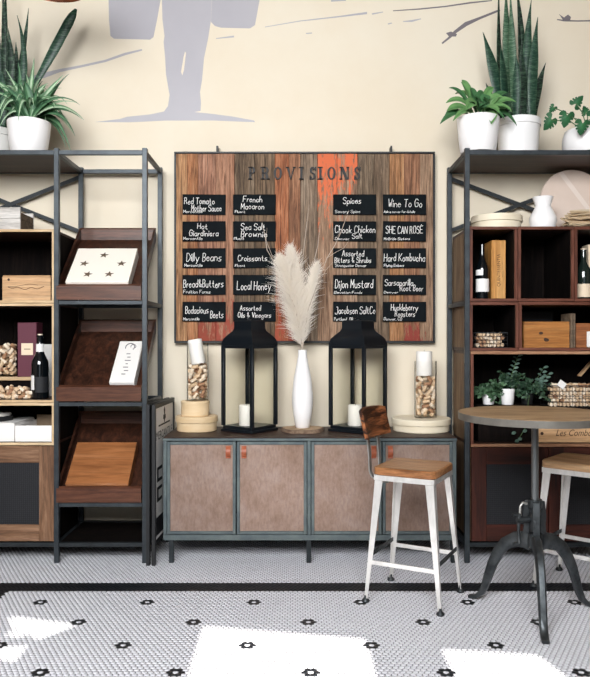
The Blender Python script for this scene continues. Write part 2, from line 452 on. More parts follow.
def hex_mesh(name, cs, mat, origin=(0, 0)):
    cs = np.array(cs) - np.array(origin); n = len(cs); R1, R2 = (A * .577 * .89, A * .577 * .83) if mat is M['tile'] else (A * .577 * .99, A * .577 * .96)
    hx = np.array(HEXO)
    lo = np.concatenate([cs[:, None, :] + hx[None] * R1, np.full((n, 6, 1), -.0012)], 2)
    hi = np.concatenate([cs[:, None, :] + hx[None] * R2, np.full((n, 6, 1), 0.0)], 2)
    v = np.concatenate([lo, hi], 1).reshape(-1, 3)
    k = np.arange(6); quad = np.stack([k, (k + 1) % 6, (k + 1) % 6 + 6, k + 6], 1)
    base = (np.arange(n) * 12)[:, None]
    loops = np.concatenate([(base + 6 + k[None]), (base[:, :, None] + quad[None]).reshape(n, 24)], 1).reshape(-1)
    sizes = np.tile([6, 4, 4, 4, 4, 4, 4], n); starts = np.concatenate([[0], np.cumsum(sizes)[:-1]])
    me = bpy.data.meshes.new(name); me.vertices.add(len(v)); me.vertices.foreach_set('co', v.ravel())
    me.loops.add(len(loops)); me.loops.foreach_set('vertex_index', loops.astype(np.int32))
    me.polygons.add(len(sizes)); me.polygons.foreach_set('loop_start', starts.astype(np.int32))
    me.update(calc_edges=True); me.validate(); me.materials.append(mat)
    o = bpy.data.objects.new(name, me); COL.objects.link(o)
    o.parent = floor; o.location = Vector((origin[0], origin[1], 0)) - WL[floor.name]
    return o
hex_mesh('hex_tile', white, M['tile'])['kind'] = 'stuff'
hex_mesh('border_tile', black, M['tile_black'])['kind'] = 'stuff'
proto = None
for key, cs in fl.items():
    if len(cs) < 6: continue
    o_ = centre(*key)
    if abs(o_[0]) > 2.2: continue
    if proto is None: proto = hex_mesh('flower_tile', cs, M['tile_black'], o_)
    else:
        c = proto.copy(); COL.objects.link(c); c.location = Vector((o_[0], o_[1], 0)) - WL[floor.name]

# wall painting: a walking figure with two pails, and thin branches
def mural(pts, mat='mural', k=0):
    b = B(); d = WALL - .0006 - k * .0006
    b.prism([P(x, y, d) for x, y in pts], (0, .0005, 0)); return b.build('mural_paint', M[mat], wall_back, smooth=False)
def stroke(pts, ws, mat='mural'):
    up, dn = [], []
    for i, (x, y) in enumerate(pts):
        x0, y0 = pts[max(i - 1, 0)]; x1, y1 = pts[min(i + 1, len(pts) - 1)]
        L = math.hypot(x1 - x0, y1 - y0); nx, ny = -(y1 - y0) / L, (x1 - x0) / L
        up.append((x + nx * ws[i] / 2, y + ny * ws[i] / 2)); dn.append((x - nx * ws[i] / 2, y - ny * ws[i] / 2))
    return mural(up + dn[::-1], mat)
mural([(108, -30), (109, 20), (110.5, 36), (114, 38.7), (150, 39.6), (153.5, 37), (157, 20), (160.5, 0), (163, -30)])
mural([(164, -30), (161.8, 0), (162.5, 20), (164.5, 36), (163.6, 42), (165, 56), (166, 74), (168, 86), (169.6, 95), (168, 106), (164, 111.5), (150, 114.5), (127, 116.8),
       (120, 119), (95, 122), (130, 122.3), (164, 120.6), (213, 120.5), (255, 122.2), (254, 120.5), (232, 116.5), (213, 114), (194, 112), (200.5, 111), (201, 103), (200, 92), (202, 80), (204, 58), (208, 39), (211, 20), (213, -30)])
mural([(211, 22), (215, 26), (221, 27.7), (250, 28.4), (255, 25), (257, 14), (259.5, 0), (262, -30), (213.3, -30)])
mural([(185, 51.5), (186, 53), (184, 70), (182.3, 75.5), (181, 72), (183.5, 57)], 'wall', 1)
stroke([(28, 80), (45, 75), (60, 70.5), (80, 66.5), (105, 61), (125, 54), (142, 49.8)], [6, 5, 3, 2.2, 2.2, 2.4, 1.6])  # left end drawn thicker, with a branch's shadow painted in
stroke([(265, 27), (300, 21), (340, 16.5), (367, 13)], [.7, .9, 1.4, 2.2])
stroke([(372, 14), (383, 12)], [1.4, .8])
stroke([(393, 10.8), (420, 9), (445, 6.5), (470, 2.8), (492, .5)], [.8, 1.3, 1.3, 1.6, 1], 'mural_dark')
stroke([(442, 43.5), (450, 37), (455, 32), (466, 24), (480, 18), (500, 10)], [1.6, 2.2, 3, 4.2, 2.4, 2], 'mural_dark')
mural([(446, 33), (451, 31.5), (457, 34), (456, 36.5), (449, 36.5)], 'mural_dark', 1)
stroke([(403, 21.5), (412, 21), (421, 18.8)], [.8, 2, .8]); stroke([(388, 24), (392, 23)], [1.2, .8])
stroke([(306, 33.5), (312, 33)], [1, 1]); stroke([(216, 38.5), (234, 36.5)], [.8, 1.8])
stroke([(331, .5), (346, .2)], [2.4, 1.2])
stroke([(557, 19.5), (564, 20.6), (577, 21), (600, 20.7), (640, 21)], [1, 1.6, 1.3, 1.2, 1.2], 'mural_dark')
mural([(559, 14), (564, 17.5), (568, 14.5), (571, 17), (570, 20.5), (563, 20)], 'mural_dark', 1)

# ------------------------------------------------------------------ metal racks
DF, DR = 4.34, 4.83                                   # front and rear post centres
sf = DF / F
TOPZ = Z(148.5, DF)
PW = .030
def post(b, x, d, z1): b.box(x - PW / 2, x + PW / 2, Y(d) - PW / 2, Y(d) + PW / 2, 0, z1, .002)
def rack(label, bays, side_levels, front_levels, panel_bays, brace_bays):
    xs = sorted({x for bb in bays for x in bb})
    t = thing('metal_rack', label, 'shelf', ((xs[0] + xs[-1]) / 2, Y((DF + DR) / 2), 0))
    for x in xs:
        for d in (DF, DR):
            b = B(); post(b, x, d, TOPZ); b.build('post', M['steel'], t)
    r = .024
    for (a, c) in bays:
        for d in (DF, DR):
            b = B(); b.box(a + PW / 2, c - PW / 2, Y(d) - r / 2, Y(d) + r / 2, TOPZ - .04, TOPZ - .012, .002); b.build('top_rail', M['steel'], t)
            b = B(); b.box(a + PW / 2, c - PW / 2, Y(d) - r / 2, Y(d) + r / 2, .096, .122, .002); b.build('bottom_rail', M['steel_dark'], t)
    for x in xs:
        for z in [TOPZ - .026, .109] + side_levels:
            b = B(); b.box(x - r / 2, x + r / 2, Y(DF) + PW / 2, Y(DR) - PW / 2, z - .013, z + .013, .002); b.build('side_rail', M['steel'], t)
    for (a, c, z) in front_levels:
        for d in (DF, DR):
            b = B(); b.box(a + PW / 2, c - PW / 2, Y(d) - r / 2, Y(d) + r / 2, z - .013, z + .011, .002); b.build('shelf_rail', M['steel'], t)
    for (a, c) in panel_bays:
        b = B(); b.box(a + .012, c - .012, Y(DF) + .0125, Y(DR) - .0125, TOPZ - .036, TOPZ - .010, .002); b.build('top_panel', M['walnut'], t)
    for (a, c) in bays:
        b = B(); b.box(a + .012, c - .012, Y(DF) + .0125, Y(DR) - .0125, .098, .120, .002); b.build('bottom_panel', M['inside'], t)
    for (a, c, z0, z1) in brace_bays:
        b = B(); b.bar((a, Y(DR) + .012, z0), (c, Y(DR) + .012, z1), .006, .026); b.build('brace', M['steel_dark'], t)
        b = B(); b.bar((a, Y(DR) + .019, z1), (c, Y(DR) + .019, z0), .006, .026); b.build('brace', M['steel_dark'], t)
    return t
XL0, XL1, XL2 = X(57, DF) - .955, X(57, DF), X(145, DF)
LV = [Z(302.5, DF), Z(404, DF), Z(504.5, DF)]
rack('blue-grey steel rack with tilted display trays, left of the cabinet', [(XL0, XL1), (XL1, XL2)], LV,
     [(XL1, XL2, z) for z in LV], [(XL0, XL1)], [(XL0, XL1, Z(232, DR), Z(176, DR))])
XR0 = X(466.8, DF); XR1 = XR0 + .96
rack('blue-grey steel rack of reddish wooden cubbies, right of the cabinet', [(XR0, XR1)], [Z(303, DF)], [],
     [(XR0, XR1)], [(XR0, XR1, Z(231, DR), Z(177.5, DR))])

# ------------------------------------------------------------------ wooden cubbies
def cubby(label, px0, px1, py0, py1, style, edge=2.6, xw=None, name='cubby_box', back=True, group=None):
    d0, d1 = DF - .005, DR - .02
    x0, x1 = (X(px0, DF), X(px1, DF)) if xw is None else xw
    z1, z0 = Z(py0, DF), Z(py1, DF)
    h, v, outer = (M['pine'], M['pine_z'], M['inside']) if style == 'pine' else (M['mahog'], M['mahog_z'], M['side_wood'])
    if style == 'tan': h = M['tan_edge']
    e = edge * sf; y0, y1 = Y(d0), Y(d1)
    t = thing(name, label, 'shelf box', ((x0 + x1) / 2, (y0 + y1) / 2, z0), group)
    f = .012
    for (a, c) in ((x0, x0 + e), (x1 - e, x1)):
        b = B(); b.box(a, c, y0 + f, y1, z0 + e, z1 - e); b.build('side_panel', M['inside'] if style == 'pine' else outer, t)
        b = B(); b.box(a, c, y0, y0 + f, z0 + e, z1 - e, .0015); b.build('front_edge', v, t)
    for (a, c) in ((z0, z0 + e), (z1 - e, z1)):
        b = B(); b.box(x0, x1, y0 + f, y1, a, c); b.build('board', M['walnut'], t)
        b = B(); b.box(x0, x1, y0, y0 + f, a, c, .0015); b.build('front_edge', h, t)
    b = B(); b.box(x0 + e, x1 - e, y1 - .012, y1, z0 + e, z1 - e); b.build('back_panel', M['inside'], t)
    if style != 'pine':
        for (a, c) in ((x0 + e, x0 + e + .004), (x1 - e - .004, x1 - e)):
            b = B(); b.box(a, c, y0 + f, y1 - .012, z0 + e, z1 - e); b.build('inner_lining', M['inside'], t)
    return t
XB = (XL0 + .018, X(54.6, DF))
cubby('pine-edged cubby holding the plain wooden box, topmost in the left rack', 0, 0, 229.3, 303, 'pine', xw=XB)
cubby('pine-edged cubby with the burgundy box and cork-filled vase', 0, 0, 303.4, 402.6, 'pine', xw=XB)
cubby('low pine-edged cubby holding white open cartons, above the weathered mesh door', 0, 0, 403, 445.2, 'pine', xw=XB)
cubby('mahogany cubby holding a dark wine bottle and upright wooden wine box', 469.6, 517.5, 226.6, 301.6, 'red', 3)
cubby('empty mahogany cubby under the white jug', 517.8, 574, 226.6, 301.6, 'red', 3)
cubby('mahogany cubby holding the corked liquor bottle at the right edge', 574.3, 626, 226.6, 301.6, 'red', 3)
cubby('small mahogany cubby with a wire basket of corks', 469.6, 518.5, 302, 350.8, 'red', 3)
cubby('wide low mahogany cubby holding honey-coloured crates', 518.8, 626, 302, 350.8, 'red', 3)
cubby('long mahogany cubby of potted greenery behind the round tabletop', 470.5, 626, 351.2, 446.8, 'tan', 3)

def mesh_cabinet(label, xw, py0, py1, wh, wv, body):
    x0, x1 = xw; z1, z0 = Z(py0, DF), Z(py1, DF); y0, y1 = Y(DF - .005), Y(DR - .02)
    t = thing('mesh_cabinet', label, 'cabinet', ((x0 + x1) / 2, (y0 + y1) / 2, z0))
    e = .02
    for a, c in ((x0, x0 + e), (x1 - e, x1)):
        b = B(); b.box(a, c, y0 + .022, y1, z0, z1); b.build('side_panel', body, t)
    for a, c in ((z0, z0 + e), (z1 - e, z1)):
        b = B(); b.box(x0 + e, x1 - e, y0 + .022, y1, a, c); b.build('board', M['inside'], t)
    b = B(); b.box(x0 + e, x1 - e, y1 - .012, y1, z0 + e, z1 - e); b.build('back_panel', M['inside'], t)
    xm = (x0 + x1) / 2; st = 15 * sf
    for a, c in ((x0 + .002, xm - .002), (xm + .002, x1 - .002)):
        dr = B(); dr.box(a, c, y0 + .012, y0 + .018, z0 + .05, z1 - .05); dr = dr.build('door', M['mesh_dark'], t)
        for p, q in ((a, a + st), (c - st, c)):
            b = B(); b.box(p, q, y0, y0 + .021, z0 + .002, z1 - .002, .002); b.build('door_stile', wv, dr)
        for p, q in ((z0 + .002, z0 + 17 * sf), (z1 - 17 * sf, z1 - .002)):
            b = B(); b.box(a + st, c - st, y0 + .001, y0 + .020, p, q, .002); b.build('door_rail', wh, dr)
        b = B(); g = .012; xx = a + st
        while xx < c - st:
            b.box(xx - .0012, xx + .0012, y0 + .0095, y0 + .012, z0 + 17 * sf, z1 - 17 * sf); xx += g
        zz = z0 + 17 * sf
        while zz < z1 - 17 * sf:
            b.box(a + st, c - st, y0 + .0085, y0 + .011, zz - .0012, zz + .0012); zz += g
        b.build('wire_mesh', M['wire'], dr, smooth=False)
    return t
mesh_cabinet('weathered brown cabinet with wire mesh doors at the bottom of the left rack', XB, 445.6, 541.5, M['door_wood'], M['door_wood_z'], M['inside'])
mesh_cabinet('dark red cabinet with wire mesh doors behind the round table', (X(471, DF), X(626, DF)), 447.2, 541.5, M['red_wood'], M['red_wood_z'], M['side_wood'])

# ------------------------------------------------------------------ tilted trays
TRAY_D, TRAY_RISE = .47, .42
SL = math.atan2(TRAY_RISE, TRAY_D)
def tray(label, py_bot):
    x0, x1 = X(57.2, DF), X(141.6, DF)
    zb = Z(py_bot, DF)
    xm = (x0 + x1) / 2; hw = (x1 - x0) / 2
    t = thing('display_tray', label, 'tray', (xm, Y(DF) - .017, zb), local=True)
    R = Matrix.Rotation(SL, 4, 'X')
    e, hg, dp, rise = .014, .084, TRAY_D, TRAY_RISE
    def pb(nm, m, x0, x1, prof):
        b = B(); b.prism([(x0, y, z) for y, z in prof], (x1 - x0, 0, 0)); b.build(nm, m, t, smooth=False)
    k = rise / dp
    pb('tray_floor', M['tray_floor'], -hw + e, hw - e, [(e, k * e), (dp - e, k * (dp - e)), (dp - e, k * (dp - e) + e), (e, k * e + e)])
    pb('front_board', M['tray_wood'], -hw, hw, [(0, 0), (e, k * e), (e, hg + k * e), (0, hg)])
    pb('back_board', M['tray_wood'], -hw, hw, [(dp - e, k * (dp - e)), (dp, rise), (dp, rise + hg), (dp - e, rise - k * e + hg)])
    for a in (-hw, hw - e):
        pb('side_board', M['tray_floor'], a, a + e, [(e, k * e), (dp - e, k * (dp - e)), (dp - e, hg + k * (dp - e)), (e, hg + k * e)])
    return t, R, e, xm
t1, R, e_, xm = tray('tilted mahogany tray holding the white star box, highest of three', 300)
t2, *_ = tray('tilted mahogany tray holding the narrow white box, middle of three', 401)
t3, *_ = tray('tilted mahogany tray holding the orange wooden box, lowest of three', 502)
def on_tray(t, name, label, cat, u0, u1, v0, v1, th, mat):
    """a box lying on a tray floor: u across, v up the slope from the front board"""
    Mx = Matrix.Translation(t.location) @ R
    o = bpy.data.objects.new(name, None); COL.objects.link(o)
    o.matrix_world = Mx @ Matrix.Translation(((u0 + u1) / 2, (v0 + v1) / 2 + .012, e_ * math.cos(SL) + .0005))
    WL[o.name] = Vector((0, 0, 0)); tag(o, label, cat)
    w, l = (u1 - u0) / 2, (v1 - v0) / 2
    return o, w, l
def star(cx, cy, r, a0=0, k=.42):
    return [(cx + (r if i % 2 == 0 else r * k) * math.cos(a0 + PI / 2 + i * PI / 5), cy + (r if i % 2 == 0 else r * k) * math.sin(a0 + PI / 2 + i * PI / 5)) for i in range(10)]
hw_ = (X(141.6, DF) - X(57.2, DF)) / 2
o, w_, l_ = on_tray(t1, 'star_box', 'white wooden box with five cut-out stars lying on a tilted tray', 'box', -hw_ + .055, -hw_ + .43, .062, .41, .07, None)
b = B(); b.box(-w_, w_, -l_, l_, 0, .048, .002); b.build('box_body', M['cream_box'], o)
b = B(); b.box(-w_ - .002, w_ + .002, -l_ - .001, l_ + .002, .0482, .070, .003); lid = b.build('box_lid', M['cream_box'], o)
for sx, sy in ((-.01, .10), (-.115, .01), (.115, .01), (-.07, -.10), (.06, -.10)):
    b = B(); b.prism([(x, y, .0701) for x, y in star(sx, sy, .031, random.uniform(-.2, .2))], (0, 0, .0006)); b.build('star_cutout', M['weathered'], lid, smooth=False)
o, w_, l_ = on_tray(t2, 'narrow_box', 'narrow white printed carton leaning in a tilted tray', 'box', hw_ - .195, hw_ - .045, .07, .44, .07, None)
b = B(); b.box(-w_, w_, -l_, l_, 0, .070, .004); b.build('carton', M['white_matte'], o)
b = B()
for i in range(7):
    b.box(-.012 + .010 * (i % 2), .012 + .006 * (i % 3), .06 - i * .03, .06 - i * .03 + .007, .0701, .0705)
b.tube([(.0 + .035 * math.cos(a / 6) * .8, .125 + .035 * math.sin(a / 6), .0705) for a in range(-4, 22)], .003, 5)
b.tube([(.02 + .02 * math.cos(a / 6) * .8, .13 + .02 * math.sin(a / 6), .0705) for a in range(-4, 22)], .0025, 5)
b.build('printed_script', M['grey_ink'], o)['kind'] = 'stuff'
o, w_, l_ = on_tray(t3, 'orange_box', 'glossy orange-brown wooden box lying on the lowest tilted tray', 'box', -hw_ + .055, -hw_ + .43, .060, .385, .07, None)
b = B(); b.box(-w_, w_, -l_, l_, 0, .052, .003); b.build('box_body', M['orange_wood'], o)
b = B(); b.box(-w_ - .002, w_ + .002, -l_ - .001, l_ + .002, .0532, .074, .003); b.build('box_lid', M['orange_wood'], o)

# ------------------------------------------------------------------ metal credenza
cx0, cx1 = X(163.5, DF), X(456, DF); CT = Z(437, DF); CB = Z(540, DF)
yc0, yc1 = Y(DF) - .012, Y(4.86)
t = thing('credenza', 'low steel-framed cabinet with four burnished panel doors and leather pulls', 'cabinet', ((cx0 + cx1) / 2, (yc0 + yc1) / 2, 0))
b = B(); b.box(cx0 - .004, cx1 + .004, yc0 - .004, yc1, CT - .022, CT - .006, .002); b.build('top_frame', M['cab_steel'], t)
b = B(); b.box(cx0, cx1, yc0 + .004, yc1 - .002, CT - .0058, CT, .001); b.build('top_board', M['walnut'], t)
b = B(); b.box(cx0, cx1, yc0, yc1, CB, CB + .035, .002); b.build('bottom_frame', M['cab_steel'], t)
for a, c in ((cx0, cx0 + .022), (X(307.2, DF), X(310.8, DF)), (cx1 - .022, cx1)):
    b = B(); b.box(a, c, yc0, yc0 + .022, CB + .035, CT - .022, .002); b.build('upright', M['cab_steel'], t)
for a, c in ((cx0, cx0 + .01), (cx1 - .01, cx1)):
    b = B(); b.box(a, c, yc0 + .022, yc1, CB + .035, CT - .022); b.build('side_panel', M['steel_dark'], t)
b = B(); b.box(cx0 + .01, cx1 - .01, yc1 - .008, yc1, CB + .035, CT - .022); b.build('back_panel', M['steel_dark'], t)
for px in (171.5, 308.7, 453):
    for yy in (yc0 + .012, yc1 - .03):
        b = B(); b.box(X(px, DF) - .014, X(px, DF) + .014, yy - .012, yy + .016, 0, CB, .002); b.build('leg', M['steel_dark'], t)
for (a, c, pull) in ((167.4, 236, 228.4), (236.9, 306.8, 244.2), (311.2, 381.4, 373.5), (382.3, 452.2, 390)):
    xa, xc = X(a, DF), X(c, DF); za, zc = CB + .038, CT - .026
    dr = B(); dr.box(xa + .004, xc - .004, yc0 + .004, yc0 + .014, za + .004, zc - .004); dr = dr.build('door', M['panel'], t)
    e = .019
    for p, q in ((xa, xa + e), (xc - e, xc)):
        b = B(); b.box(p, q, yc0 - .003, yc0 + .015, za, zc, .002); b.build('door_frame', M['cab_steel'], dr)
    for p, q in ((za, za + e), (zc - e, zc)):
        b = B(); b.box(xa + e, xc - e, yc0 - .003, yc0 + .015, p, q, .002); b.build('door_frame', M['cab_steel'], dr)
    xp = X(pull, DF); zt, zl = Z(446, DF), Z(457.6, DF)
    b = B(); n = 10
    pr = []
    for i in range(n + 1):
        u = i / n; pr.append((yc0 + .004 - .022 * math.sin(PI * u) ** .7, zt + (zl - zt) * u))
    pts = [(xp - .0145, y, z) for y, z in pr] + [(xp - .0145, y + .004, z) for y, z in pr[::-1]]
    b.prism(pts, (.029, 0, 0))
    b.box(xp - .0145, xp + .0145, yc0 - .004, yc0 + .004, zt - .012, zt + .002); b.box(xp - .0145, xp + .0145, yc0 - .004, yc0 + .004, zl - .002, zl + .012)
    b.build('leather_pull', M['leather'], dr)

# ------------------------------------------------------------------ folded A-frame sign beside the rack
p0, p1 = Vector((X(153.4, 4.27), Y(4.27), 0)), Vector((X(173, 4.80), Y(4.80), 0))
t = thing('sandwich_board', 'folded black A-frame sign with white face, standing between rack and cabinet', 'sign', (p0 + p1) / 2, rotz=math.atan2((p1 - p0).y, (p1 - p0).x), local=True)
Ls = (p1 - p0).length / 2; zs, z0s = .958, .115
for off, nm in ((0, 'front_leaf'), (.034, 'rear_leaf')):
    for xx in (-Ls + .012, Ls - .012):
        b = B(); b.box(xx - .012, xx + .012, off - .011, off + .011, 0, zs, .002); b.build('frame_post', M['black_frame'], t)
    for zz in (zs - .014, z0s + .012):
        b = B(); b.box(-Ls + .024, Ls - .024, off - .011, off + .011, zz - .014, zz + .014, .002); b.build('frame_rail', M['black_frame'], t)
    pan = B(); pan.box(-Ls + .024, Ls - .024, off - .004, off + .004, z0s + .026, zs - .028); pan = pan.build('sign_panel', M['paper'] if off == 0 else M['black_frame'], t)
    if off == 0: sign_panel = pan

def text_mesh(body, rect, thick=.0006, shear=0.0, bold=-.0):
    """built-in type fitted into a rectangle (x0, x1, z0, z1); returns verts/faces in the XZ plane facing -Y"""
    cu = bpy.data.curves.new('type', 'FONT'); cu.body = body; cu.size = 1; cu.shear = shear; cu.offset = bold; cu.resolution_u = 3
    ob = bpy.data.objects.new('type', cu); COL.objects.link(ob)
    dg = bpy.context.evaluated_depsgraph_get()
    me = bpy.data.meshes.new_from_object(ob.evaluated_get(dg))
    v = np.array([q.co[:] for q in me.vertices]); fs = [list(p.vertices) for p in me.polygons]
    bpy.data.objects.remove(ob); bpy.data.curves.remove(cu); bpy.data.meshes.remove(me)
    mn, mx = v.min(0), v.max(0); x0, x1, z0, z1 = rect
    xs = x0 + (v[:, 0] - mn[0]) / (mx[0] - mn[0]) * (x1 - x0); zs_ = z0 + (v[:, 1] - mn[1]) / (mx[1] - mn[1]) * (z1 - z0)
    return xs, zs_, fs
def add_text(b, body, rect, fn, **k):
    xs, zz, fs = text_mesh(body, rect, **k)
    vs = [b.bm.verts.new(fn(x, z)) for x, z in zip(xs, zz)]
    for f in fs:
        try: b.bm.faces.new([vs[i] for i in f])
        except ValueError: pass
b = B(); yf = -.0046
add_text(b, 'MERCANTILE', (-Ls + .05, Ls - .05, .735, .785), lambda x, z: (x, yf, z))
b.box(-Ls + .11, Ls - .11, yf - .0002, yf, .812, .822)
b.prism([(x, yf, z) for x, z in ((-.01, .825), (.01, .825), (.012, .84), (.035, .85), (.03, .875), (.012, .87), (.02, .905), (0, .925), (-.02, .905), (-.012, .87), (-.03, .875), (-.035, .85), (-.012, .84))], (0, -.0002, 0))
for k_ in range(2):
    b.box(-Ls + .07, -Ls + .20, yf - .0002, yf, .36 + k_ * .12, .38 + k_ * .12); b.box(-Ls + .07, -Ls + .20, yf - .0002, yf, .43 + k_ * .12, .45 + k_ * .12)
    b.box(-Ls + .07, -Ls + .11, yf - .0002, yf, .36 + k_ * .12, .45 + k_ * .12)
b.box(-Ls + .05, Ls - .03, yf - .0002, yf, .16, .27)
b.build('printed_lettering', M['black_ink'], sign_panel, smooth=False)['kind'] = 'stuff'

# ------------------------------------------------------------------ provisions board
DB = 4.845
bx0, bx1, bz0, bz1 = X(174.3, DB), X(435, DB), Z(343, DB), Z(151.8, DB)
t = thing('provisions_board', 'wall board of reclaimed wooden planks lettered PROVISIONS in a black frame', 'sign', ((bx0 + bx1) / 2, 0, bz0))
e = .013
for a in ((bx0, bx1, bz1 - e, bz1), (bx0, bx1, bz0, bz0 + e), (bx0, bx0 + e, bz0 + e, bz1 - e), (bx1 - e, bx1, bz0 + e, bz1 - e)):
    b = B(); b.box(a[0], a[1], Y(DB) - .008, -.002, a[2], a[3], .002); b.build('frame_strip', M['black_frame'], t)
b = B(); b.box(bx0 + e, bx1 - e, -.012, -.002, bz0 + e, bz1 - e); b.build('backing', M['black_frame'], t)
for px in (217.3, 391.3):
    b = B(); b.box(X(px, DB) - .006, X(px, DB) + .006, Y(DB) - .008, -.002, bz1, Z(146, DB), .001); b.box(X(px, DB) - .016, X(px, DB) + .016, -.010, -.002, bz1, bz1 + .008); b.build('hanging_bracket', M['black_frame'], t)
hb = bz1 - bz0
PL = [  # left edge px, colours, paint
    (176, ('#6b4a34', '#bd9068', '#d8ad82'), None),
    (187, ('#66402c', '#b27b55', '#cc9c76'), None),
    (198, ('#5d4438', '#a87a62', '#c49a82'), ('#8a4232', .0, hb * .36, .50, True)),
    (216, ('#6a4a38', '#ad8066', '#c69e84'), ('#95483a', 0, hb * .40, .50, True)),
    (234.5, ('#3a3029', '#74624f', '#98846f'), None),
    (255, ('#41352d', '#7d6852', '#a08870'), None),
    (274.8, ('#5f3626', '#b06f4c', '#c99370'), ('#9a4a36', 0, hb * .6, .54, True)),
    (289, ('#5a3d2f', '#a57659', '#bd9273'), ('#a04b39', 0, hb * .75, .52, True)),
    (300.5, ('#564a3f', '#95826f', '#b19d88'), None),
    (317.5, ('#705646', '#a98a71', '#c7a88d'), ('#cf6a45', hb * .25, hb * .98, .50, False)),
    (337, ('#6f5645', '#ab8d75', '#c8aa90'), ('#cf6a45', hb * .30, hb * 1.15, .50, False)),
    (357.5, ('#43382e', '#7d6b58', '#9e8b75'), None),
    (374, ('#4a3d32', '#86725e', '#a5917b'), None),
    (389.5, ('#6b4c34', '#b4845c', '#cfa47c'), None),
    (404, ('#5f4334', '#a07458', '#bc9074'), ('#853a31', 0, hb * .26, .50, True)),
    (420, ('#66503f', '#a3866e', '#bfa389'), ('#853a31', 0, hb * .20, .56, True)),
    (433.2, None, None)]
for i, ((px, cs, pt), nx) in enumerate(zip(PL, PL[1:])):
    x0, x1 = X(px, DB) + .0008, X(nx[0], DB) - .0008
    yy = Y(DB) + random.uniform(-.003, .004)
    b = B(); b.box(x0, x1, yy, -.012, bz0 + e + .001, bz1 - e - .001, .0015)
    kw = {}
    if pt:
        zlo, zhi = (pt[2], pt[1]) if pt[4] else (pt[1], pt[2])
        kw = dict(paint=pt[0], zlo=zlo, zhi=zhi, amt=pt[3])
    b.build('plank', plank_mat('reclaimed_plank', *cs, **kw), t)
# serif letters
def letter(ch, x0, x1, z0, z1):
    b = B(); wd, hg = x1 - x0, z1 - z0; yb = Y(DB) - .012; T = .18 * hg; th = .085 * hg; dep = (0, .010, 0)
    def q(pts): b.prism([(x0 + u * wd, yb, z0 + v * hg) for u, v in pts], dep)
    tu, hu, tv = T / wd, th / wd, th / hg
    def rect(u0, u1, v0, v1): q([(u0, v0), (u1, v0), (u1, v1), (u0, v1)])
    def arc(cu, cv, ru, rv, a0, a1, wt, n=14):
        for i in range(n):
            a, c = a0 + (a1 - a0) * i / n, a0 + (a1 - a0) * (i + 1) / n
            def pt(an, k):
                ww = th + (wt - th) * abs(math.cos(an))
                return (cu + (ru - k * ww / wd) * math.cos(an), cv + (rv - k * ww / hg) * math.sin(an))
            q([pt(a, 0), pt(c, 0), pt(c, 1), pt(a, 1)])
    def stem(u, lo=True, hi=True, ser=.16):
        rect(u, u + tu, 0, 1)
        if lo: rect(u - ser, u + tu + ser, 0, tv)
        if hi: rect(u - ser, u + tu + ser, 1 - tv, 1)
    if ch in 'PR':
        stem(.14, ser=.14); rect(.14, .6, 1 - tv, 1); rect(.14, .6, .46, .46 + tv)
        arc(.56, .73, .38, .27, -PI / 2, PI / 2, T)
        if ch == 'R': q([(.5, .48), (.5 + tu * 1.2, .48), (1.0, 0), (1 - tu * 1.2, 0)]); rect(.78, 1.08, 0, tv)
    elif ch == 'O': arc(.5, .5, .5, .5, 0, 2 * PI, T, 26)
    elif ch == 'V':
        q([(.02, 1), (.02 + tu * 1.15, 1), (.56, 0), (.46, 0)]); q([(.98 - tu * .6, 1), (.98, 1), (.54, 0), (.46, 0)])
        rect(-.08, .30, 1 - tv, 1); rect(.74, 1.08, 1 - tv, 1)
    elif ch == 'I': stem(.5 - tu / 2, ser=.28)
    elif ch == 'N':
        rect(.10, .10 + hu * 1.2, 0, 1); rect(.86, .86 + hu * 1.2, 0, 1); q([(.06, 1), (.06 + tu * 1.3, 1), (.92, 0), (.92 - tu * 1.1, 0)])
        rect(-.04, .28, 0, tv); rect(-.04, .16, 1 - tv, 1); rect(.74, 1.06, 1 - tv, 1)
    elif ch == 'S':
        arc(.5, .74, .42, .26, PI * .10, PI * 1.5, T); arc(.5, .27, .46, .27, -PI * .9, PI * .5, T)
        rect(.84, .84 + hu * 1.3, .70, 1.0); rect(.04, .04 + hu * 1.3, 0, .32)
    return b.build('letter', M['letter'], t, smooth=False)
for ch, a, c in zip('PROVISIONS', (248.2, 260.6, 273.8, 286.3, 299, 309.3, 318, 327.2, 339.7, 353.8), (255.6, 269.2, 282, 295, 303.6, 315.8, 322.6, 335.6, 348.6, 360.4)):
    letter(ch, X(a, DB), X(c, DB), Z(179.8, DB), Z(167.2, DB))

